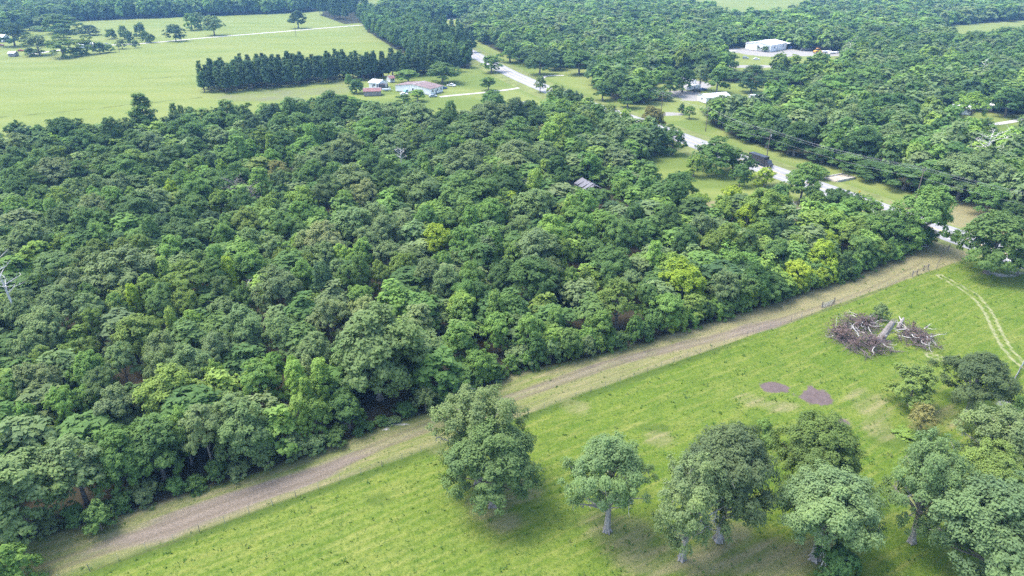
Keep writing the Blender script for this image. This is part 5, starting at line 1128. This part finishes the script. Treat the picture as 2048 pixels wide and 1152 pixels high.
def building(name, label, p0, p1, width, hw, hr, wall, roof, nwin=3, door=True, cat='house', over=0.35, opening=False, group=None):
    """p0 -> p1: foot of the long wall facing the viewer; the building stands behind it"""
    A, B = at(*p0), at(*p1); D = B - A; L = D.length; yaw = math.atan2(D.y, D.x)
    e = empty(name, A, yaw); w = width
    MB().prism([(0, 0), (w, 0), (w, hw), (w / 2, hw + hr), (0, hw)], 0, L, 'x').build('wall', wall, e)
    t = 0.12
    rf = empty
    sl = hr / (w / 2)
    ro = None
    for s in (0, 1):
        y0, y1 = (-over, w / 2) if s == 0 else (w / 2, w + over)
        z0, z1 = (hw - over * sl, hw + hr) if s == 0 else (hw + hr, hw - over * sl)
        mb = MB().prism([(y0, z0 + 0.04), (y1, z1 + 0.04), (y1, z1 + 0.04 + t), (y0, z0 + 0.04 + t)], -over, L + over, 'x'); o = mb.build('roof', roof, e); ro = ro or o
    MB().box(-over, L + over, w / 2 - 0.15, w / 2 + 0.15, hw + hr + 0.12, hw + hr + 0.22).build('ridge_cap', TRIM, ro)
    for k in range(nwin):
        x = L * (k + 0.5) / nwin + (0.6 if door and k == nwin // 2 else 0)
        f = MB().box(x - 0.62, x + 0.62, -0.06, -0.01, hw * 0.4, hw * 0.82).build('window', TRIM, e)
        MB().box(x - 0.52, x + 0.52, -0.09, -0.063, hw * 0.4 + 0.1, hw * 0.82 - 0.1).build('pane', GLASS, f)
    if nwin:
        for xx, nx in ((L, 1), (0, -1)):
            f = MB().box(xx - 0.01 if nx < 0 else xx + 0.01, xx + nx * 0.06, w * 0.5 - 0.6, w * 0.5 + 0.6, hw * 0.4, hw * 0.82) if nx > 0 else MB().box(xx - 0.06, xx - 0.01, w * 0.5 - 0.6, w * 0.5 + 0.6, hw * 0.4, hw * 0.82)
            f = f.build('window', TRIM, e)
            (MB().box(xx + 0.063, xx + 0.09, w * 0.5 - 0.5, w * 0.5 + 0.5, hw * 0.4 + 0.1, hw * 0.82 - 0.1) if nx > 0 else MB().box(xx - 0.09, xx - 0.063, w * 0.5 - 0.5, w * 0.5 + 0.5, hw * 0.4 + 0.1, hw * 0.82 - 0.1)).build('pane', GLASS, f)
    if door:
        x = L * 0.42; d = MB().box(x - 0.5, x + 0.5, -0.07, -0.01, 0.0, min(2.1, hw * 0.85)).build('door', DOORM, e); MB().box(x + 0.32, x + 0.4, -0.12, -0.072, 0.95, 1.1).build('handle', STEEL, d)
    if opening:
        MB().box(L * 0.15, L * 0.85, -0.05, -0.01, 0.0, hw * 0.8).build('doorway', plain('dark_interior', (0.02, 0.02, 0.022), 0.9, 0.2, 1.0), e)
    return tag(e, label, cat, group)
building('mobile_home', 'white mobile home with brown shingle roof beside the big shade tree', (862, 190), (886, 183), 25, 3.2, 1.5, WHITEW, BROWNR, 3, True, 'mobile home')
building('shed', 'white curved-top shed left of the dark trailer', (738, 175), (757, 177), 9, 3.0, 1.2, WHITEW, WHITER, 1, True, 'shed')
building('shed', 'small white shed with rusty roof behind the sheds', (780, 165), (790, 164), 5, 2.4, 1.1, WHITEW, REDR, 1, True, 'shed')
building('shed', 'low shed with faded red roof below the dark bush tree', (728, 192), (762, 191), 7, 2.4, 1.2, GREYW, REDR, 0, True, 'shed')
building('open_barn', 'long low dark open barn along the pine belt', (724, 157), (768, 152), 6, 2.6, 0.8, DARKW, GREYW, 0, False, 'barn', opening=True)
building('barn', 'white metal barn with lean-to beside the equipment yard', (1540, 104), (1572, 98), 22, 5.0, 1.6, WHITEW, WHITER, 2, True, 'barn')
building('long_house', 'long white-roofed building hidden by thin trees below the camper lot', (1412, 207), (1458, 203), 8, 3.0, 1.2, WHITEW, WHITER, 3, True)
building('white_shed', 'small white building at the right end of the camper lot', (1503, 206), (1526, 206), 6, 2.8, 1.0, WHITEW, WHITER, 1, True, 'shed')
building('cottage', 'white-roofed cottage in the right clearing, left of the other roof', (1905, 228), (1942, 230), 8, 2.8, 1.3, WHITEW, WHITER, 2, True)
building('cottage', 'white-roofed cottage under trees, right one of the clearing', (1946, 218), (1984, 222), 7, 2.8, 1.2, GREYW, WHITER, 2, True)
building('house', 'white house half hidden by trees near the near side of the highway', (1306, 282), (1326, 278), 7, 2.8, 1.4, WHITEW, TIN, 2, True)
building('house', 'pale house glimpsed between dark trees left of the highway', (1040, 226), (1062, 222), 8, 2.8, 1.3, WHITEW, TIN, 2, True)
building('farm_house', 'white house at the left picture edge of the farmyard', (-14, 84), (8, 84), 9, 4.0, 1.8, WHITEW, WHITER, 1, True)
building('farm_shed', 'low white-roofed shed behind the thin olive tree of the farmyard', (158, 97), (188, 95), 7, 2.6, 1.0, WHITEW, WHITER, 2, True, 'shed')
building('farm_shed', 'small grey-white shed near the left farmyard entrance', (17, 113), (30, 113), 5, 2.4, 0.9, GREYW, WHITER, 1, True, 'shed')
building('far_house', 'distant white house before the far tree line, left one', (364, 20), (384, 19), 10, 3.4, 1.8, WHITEW, TIN, 2, True)
building('far_house', 'distant white house before the far tree line, right one', (388, 19), (402, 18), 9, 3.4, 1.8, WHITEW, WHITER, 2, True)
# lean-to of the barn: posts of its own
A = at(1574, 98); e = empty('lean_to', A, math.atan2((at(1572, 98) - at(1540, 104)).y, (at(1572, 98) - at(1540, 104)).x))
MB().prism([(0, 4.0), (13, 4.0), (13, 4.12), (0, 4.12)], 0.4, 7, 'x').build('roof', WHITER, e)
for x in (0.9, 6.6):
    for y in (0.5, 6.5, 12.5): MB().box(x - 0.1, x + 0.1, y - 0.1, y + 0.1, -0.3, 4.0).build('post', STEEL, e)
tag(e, 'open white lean-to on posts right of the white barn', 'shelter')
# collapsed tin barn in the wood
A = at(1175, 384); e = empty('collapsed_barn', A, math.radians(112)); e.scale = (0.85, 0.85, 0.85)
for k in range(9):
    x0 = -5.4 + k * 1.2
    o = MB().box(x0, x0 + 1.17, -0.2, 4.0, -0.03, 0.03).build('roof_panel', TIN, e); o.location = (0, 0, 4.4 + 0.04 * (k % 2)); o.rotation_euler = (math.radians(-22 - 3 * (k % 3)), math.radians(random.uniform(-3, 3)), 0)
    if k < 7:
        o = MB().box(x0, x0 + 1.17, -3.6, 0.1, -0.03, 0.03).build('roof_panel', TIN, e); o.location = (0, 0, 4.42 + 0.03 * (k % 2)); o.rotation_euler = (math.radians(24 + 4 * (k % 2)), math.radians(random.uniform(-4, 4)), 0)
MB().box(-5.2, 5.2, -3.2, -3.05, -0.3, 2.8).box(-5.2, 5.2, 3.35, 3.5, -0.3, 2.6).build('wall', GREYW, e)
for x in (-5.0, 0, 5.0): MB().tube([(x, 0, -0.3), (x, 0, 4.3)], [0.12, 0.12], 6).build('post', GREYW, e)
for k, (x, y) in enumerate(((6.5, -1.5), (7.6, 1.2), (6.9, 0.2))):
    o = MB().box(-0.6, 0.6, -1.8, 1.8, -0.03, 0.03).build('fallen_panel', TIN, e); o.location = (x, y, 1.0 + 0.5 * k); o.rotation_euler = (0.3 * k - 0.2, 0.4, 0.7 * k)
tag(e, 'collapsed grey tin-roofed barn sunk in greenery', 'barn')

# ------------------------------------------------------------------ vehicles
RUB = plain('tyre_rubber', (0.02, 0.02, 0.02), 0.9, 0.2, 3.0); RIM = plain('rim', (0.4, 0.4, 0.41), 0.4, 0.1, 3.0, 0.6); LAMP = plain('lamp_glass', (0.6, 0.58, 0.5), 0.2, 0.1, 3.0)
def wheels(e, xs, ys, r=0.34, wd=0.22):
    for x in xs:
        for y in ys:
            w = MB().tube([(x, y - wd / 2, r), (x, y + wd / 2, r)], [r, r], 12).build('wheel', RUB, e)
            yo = y + (0.01 + wd / 2) * (1 if y > 0 else -1)
            MB().tube([(x, yo - 0.02, r), (x, yo + 0.02, r)], [r * 0.58, r * 0.58], 10).build('rim', RIM, w)
def vehicle(px, py, yaw, kind, paint, label, name='parked_car', z=0.0, cat='car'):
    p = at(px, py); e = empty(name, (p.x, p.y, z - 0.25 if z == 0 else z), yaw)
    if kind == 'pickup':
        body = [(-2.7, 0.4), (2.6, 0.4), (2.7, 0.75), (2.6, 1.0), (1.3, 1.08), (0.7, 1.75), (-0.7, 1.78), (-0.85, 1.05), (-2.7, 1.05)]
        glass = [(1.18, 1.12), (0.66, 1.68), (-0.62, 1.70), (-0.74, 1.12)]
    elif kind == 'suv':
        body = [(-2.3, 0.4), (2.25, 0.4), (2.35, 0.8), (2.2, 1.02), (1.25, 1.12), (0.6, 1.75), (-2.0, 1.78), (-2.3, 1.1)]
        glass = [(1.12, 1.15), (0.56, 1.68), (-1.9, 1.70), (-2.12, 1.15)]
    else:
        body = [(-2.25, 0.35), (2.2, 0.35), (2.3, 0.7), (2.1, 0.88), (1.0, 0.98), (0.35, 1.42), (-1.1, 1.44), (-1.75, 1.0), (-2.25, 0.95)]
        glass = [(0.9, 1.0), (0.32, 1.37), (-1.05, 1.38), (-1.6, 1.02)]
    hwid = 0.95
    MB().prism(body, -hwid, hwid, 'y').build('body', paint, e)
    MB().prism(glass, -hwid - 0.01, -hwid + 0.02, 'y').prism(glass, hwid - 0.02, hwid + 0.01, 'y').build('side_windows', GLASS, e)
    (x0, z0), (x1, z1) = glass[0], glass[1]
    MB().poly([(x0 + 0.1, -0.8, z0), (x0 + 0.1, 0.8, z0), (x1 + 0.1, 0.75, z1), (x1 + 0.1, -0.75, z1)]).build('windscreen', GLASS, e)
    for s in (-0.65, 0.65): MB().box(body[2][0] - 0.02, body[2][0] + 0.03, s - 0.2, s + 0.2, 0.62, 0.8).build('headlight', LAMP, e)
    if kind == 'pickup': MB().box(-2.6, -0.95, -0.78, 0.78, 1.052, 1.06).build('cargo_bed', DARKW, e)
    wheels(e, (-1.45, 1.45), (-0.86, 0.86), 0.36 if kind != 'car' else 0.32)
    return tag(e, label, cat)
PW = plain('car_white', (0.72, 0.72, 0.72), 0.3, 0.05, 1.0, 0, 0.5); PB = plain('car_blue', (0.06, 0.10, 0.26), 0.3, 0.1, 1.0, 0, 0.5); PK = plain('car_black', (0.03, 0.03, 0.035), 0.3, 0.1, 1.0, 0, 0.5)
PS = plain('car_silver', (0.38, 0.42, 0.46), 0.35, 0.1, 1.0, 0.2, 0.5); PT = plain('car_teal', (0.22, 0.42, 0.46), 0.4, 0.1, 1.0, 0, 0.5); PR = plain('car_red', (0.30, 0.04, 0.04), 0.4, 0.1, 1.0, 0, 0.5)
vehicle(903, 172, -0.4, 'pickup', PW, 'white pickup parked under the shade tree right of the mobile home', 'pickup_truck', cat='pickup')
vehicle(887, 177, 0.5, 'car', PB, 'dark blue car at the right end of the mobile home')
vehicle(866, 193, 0.3, 'car', PS, 'grey-blue car in front of the mobile home end wall')
vehicle(815, 184, 0.9, 'suv', PT, 'teal car among clutter left of the mobile home')
vehicle(808, 189, 0.2, 'car', PW, 'white car in front of the teal car')
vehicle(1491, 117, -0.35, 'suv', PS, 'silver car parked on grass left of the white barn')
vehicle(1513, 119, -0.2, 'car', PW, 'small white car right of the silver car on grass')
vehicle(1370, 158, -0.5, 'car', PK, 'dark car at the top of the camper lot')
vehicle(1394, 183, 0.15, 'suv', PK, 'black car in front of the white camper')
vehicle(1406, 180, 0.2, 'car', PB, 'dark blue car right of the black car by the camper')
vehicle(213, 90, 0.3, 'pickup', PS, 'grey-blue pickup by the farmyard gravel road', 'pickup_truck', cat='pickup')
vehicle(2, 91, 0.1, 'car', PR, 'dark red car at the left picture edge')
vehicle(42, 102, 0.1, 'car', PR, 'reddish car on the pale farmyard drive')
vehicle(1582, 97, 0.6, 'pickup', PB, 'blue pickup under the barn lean-to', 'pickup_truck', cat='pickup')
def box_trailer(px, py, yaw, L, w, hgt, mat, label, name, cat, z=0.0, windows=0, roofm=None):
    p = at(px, py); e = empty(name, (p.x, p.y, z), yaw)
    MB().prism([(-w / 2, 0.6), (w / 2, 0.6), (w / 2, hgt - 0.15), (w / 2 - 0.2, hgt), (-w / 2 + 0.2, hgt), (-w / 2, hgt - 0.15)], -L / 2, L / 2, 'x').build('body', mat, e)
    MB().tube([(L / 2, 0, 0.55), (L / 2 + 1.2, 0, 0.5)], [0.07, 0.07], 6).build('hitch', STEEL, e)
    for k in range(windows):
        x = -L / 2 + L * (k + 0.6) / windows
        for s in (-1, 1): MB().box(x - 0.45, x + 0.45, s * (w / 2 + 0.02) - 0.012, s * (w / 2 + 0.02) + 0.012, 1.5, 2.1).build('window', GLASS, e)
    MB().box(L * 0.3, L * 0.3 + 0.7, -w / 2 - 0.04, -w / 2 - 0.01, 0.75, 2.5).build('door', TRIM, e)
    wheels(e, (-0.5, 0.5), (-w / 2 + 0.15, w / 2 - 0.15)); return tag(e, label, cat)
box_trailer(1385, 180, 0.35, 9, 2.5, 3.2, WHITEW, 'white travel camper with dark windows in the gravel lot', 'camper_trailer', 'camper', -0.2, 3)
box_trailer(1378, 168, -0.45, 8, 2.5, 3.1, WHITEW, 'white travel camper behind the windowed camper', 'camper_trailer', 'camper', -0.2, 2)
box_trailer(765, 176, 0.1, 6.5, 2.4, 2.6, DARKW, 'dark box trailer right of the white curved shed', 'box_trailer', 'trailer', -0.2)
box_trailer(773, 181, 0.1, 5, 2.2, 1.3, PS, 'low grey flat trailer below the dark box trailer', 'flat_trailer', 'trailer', -0.2)
tp = None
hz = min(range(len(HIGHWAY)), key=lambda i: (HIGHWAY[i] - at(1516, 334)).length); hdv = (HIGHWAY[hz + 1] - HIGHWAY[hz - 1]).normalized(); hn = Vector((-hdv.y, hdv.x, 0))
c = HIGHWAY[hz] - hn * 1.8; e = empty('cargo_truck', (c.x, c.y, 0.34), math.atan2(-hdv.y, -hdv.x))
MB().prism([(-1.25, 0.9), (1.25, 0.9), (1.25, 3.7), (-1.25, 3.7)], -5.5, 2.6, 'x').build('cargo_box', PK, e)
MB().prism([(2.75, 0.6), (5.2, 0.6), (5.2, 1.5), (4.4, 1.7), (4.0, 2.7), (2.75, 2.7)], -1.15, 1.15, 'y').build('cab', PK, e)
MB().poly([(4.46, -1.0, 1.72), (4.46, 1.0, 1.72), (4.1, 0.95, 2.6), (4.1, -0.95, 2.6)]).build('windscreen', GLASS, e)
for s in (-0.8, 0.8): MB().box(5.2, 5.25, s - 0.2, s + 0.2, 0.8, 1.05).build('headlight', LAMP, e)
MB().box(-5.4, 5.0, -0.5, 0.5, 0.6, 0.88).build('chassis', STEEL, e); wheels(e, (-4.2, -3.1, 4.0), (-1.05, 1.05), 0.5, 0.3)
tag(e, 'dark box truck on the highway beside the glowing yellow-green tree', 'truck')
e = empty('wheel_loader', at(1634, 106), 0.4); YEL = plain('machine_yellow', (0.75, 0.36, 0.03), 0.5, 0.15, 1.0)
MB().prism([(-3, 0.9), (1.5, 0.9), (1.5, 2.0), (-1.0, 2.2), (-3, 1.9)], -1.1, 1.1, 'y').build('body', YEL, e)
MB().box(-0.9, 0.7, -0.9, 0.9, 2.2, 3.5).build('cab', GLASS, e); MB().box(-1.0, 0.8, -1.0, 1.0, 3.5, 3.62).build('cab_roof', YEL, e)
for s in (-0.8, 0.8): MB().tube([(1.2, s, 1.8), (2.6, s, 2.2), (3.6, s, 0.9)], [0.16, 0.16, 0.14], 6).build('lift_arm', YEL, e)
MB().prism([(3.5, 0.3), (4.6, 0.25), (4.7, 0.4), (3.9, 0.6), (3.7, 1.4), (3.5, 1.4)], -1.4, 1.4, 'y').build('bucket', YEL, e); wheels(e, (-1.9, 1.9), (-1.2, 1.2), 0.75, 0.5)
tag(e, 'orange-yellow wheel loader in the equipment yard', 'loader')
RUST = plain('rusty_scrap', (0.16, 0.09, 0.08), 0.9, 0.5, 1.0)
for i, (px, py, L, lab) in enumerate(((1600, 95, 14, 'long dark rack of scrap pipes behind the equipment yard, left part'), (1626, 97, 12, 'dark heap of scrap pipes behind the loader'), (1612, 101, 8, 'low grey stack of pipes in the middle of the equipment yard'))):
    e = empty('pipe_rack', at(px, py), -0.12 + 0.1 * i); rng = np.random.default_rng(i)
    for k in range(9): MB().tube([(-L / 2 + rng.uniform(-.8, .8), (k % 4) * 0.5, 0.4 + (k // 4) * 0.55), (L / 2 + rng.uniform(-.8, .8), (k % 4) * 0.5 + rng.uniform(-.2, .2), 0.4 + (k // 4) * 0.55)], [0.22, 0.22], 7).build('pipe', RUST if i < 2 else STEEL, e)
    for x in (-L / 3, L / 3): MB().box(x - 0.12, x + 0.12, -0.5, 2.2, -0.3, 0.16).box(x - 0.1, x + 0.1, -0.6, -0.4, -0.3, 1.9).box(x - 0.1, x + 0.1, 2.1, 2.3, -0.3, 1.9).build('stand', RUST, e)
    tag(e, lab, 'pipe rack')
for i, (px, py, lab) in enumerate(((1652, 105, 'white flatbed trailer right of the loader'), (1666, 107, 'white flatbed trailer at the right end of the equipment yard'))):
    box_trailer(px, py, 0.2, 8, 2.5, 1.6, WHITEW, lab, 'flat_trailer', 'trailer', -0.2)

# ------------------------------------------------------------------ haze: a closed box of even air round the whole place
m, nt, out = new_mat('summer_haze')
pv = N(nt, 'ShaderNodeVolumePrincipled'); pv.inputs['Color'].default_value = (0.28, 0.58, 1.0, 1); pv.inputs['Density'].default_value = 0.00016; pv.inputs['Anisotropy'].default_value = 0.1
nt.links.new(pv.outputs[0], out.inputs['Volume'])
hz_ = MB().box(-7000, 7000, -3500, 9000, -1.5, 82).build('haze', m); tag(hz_, 'thin bluish summer haze filling the air', 'haze', kind='stuff')
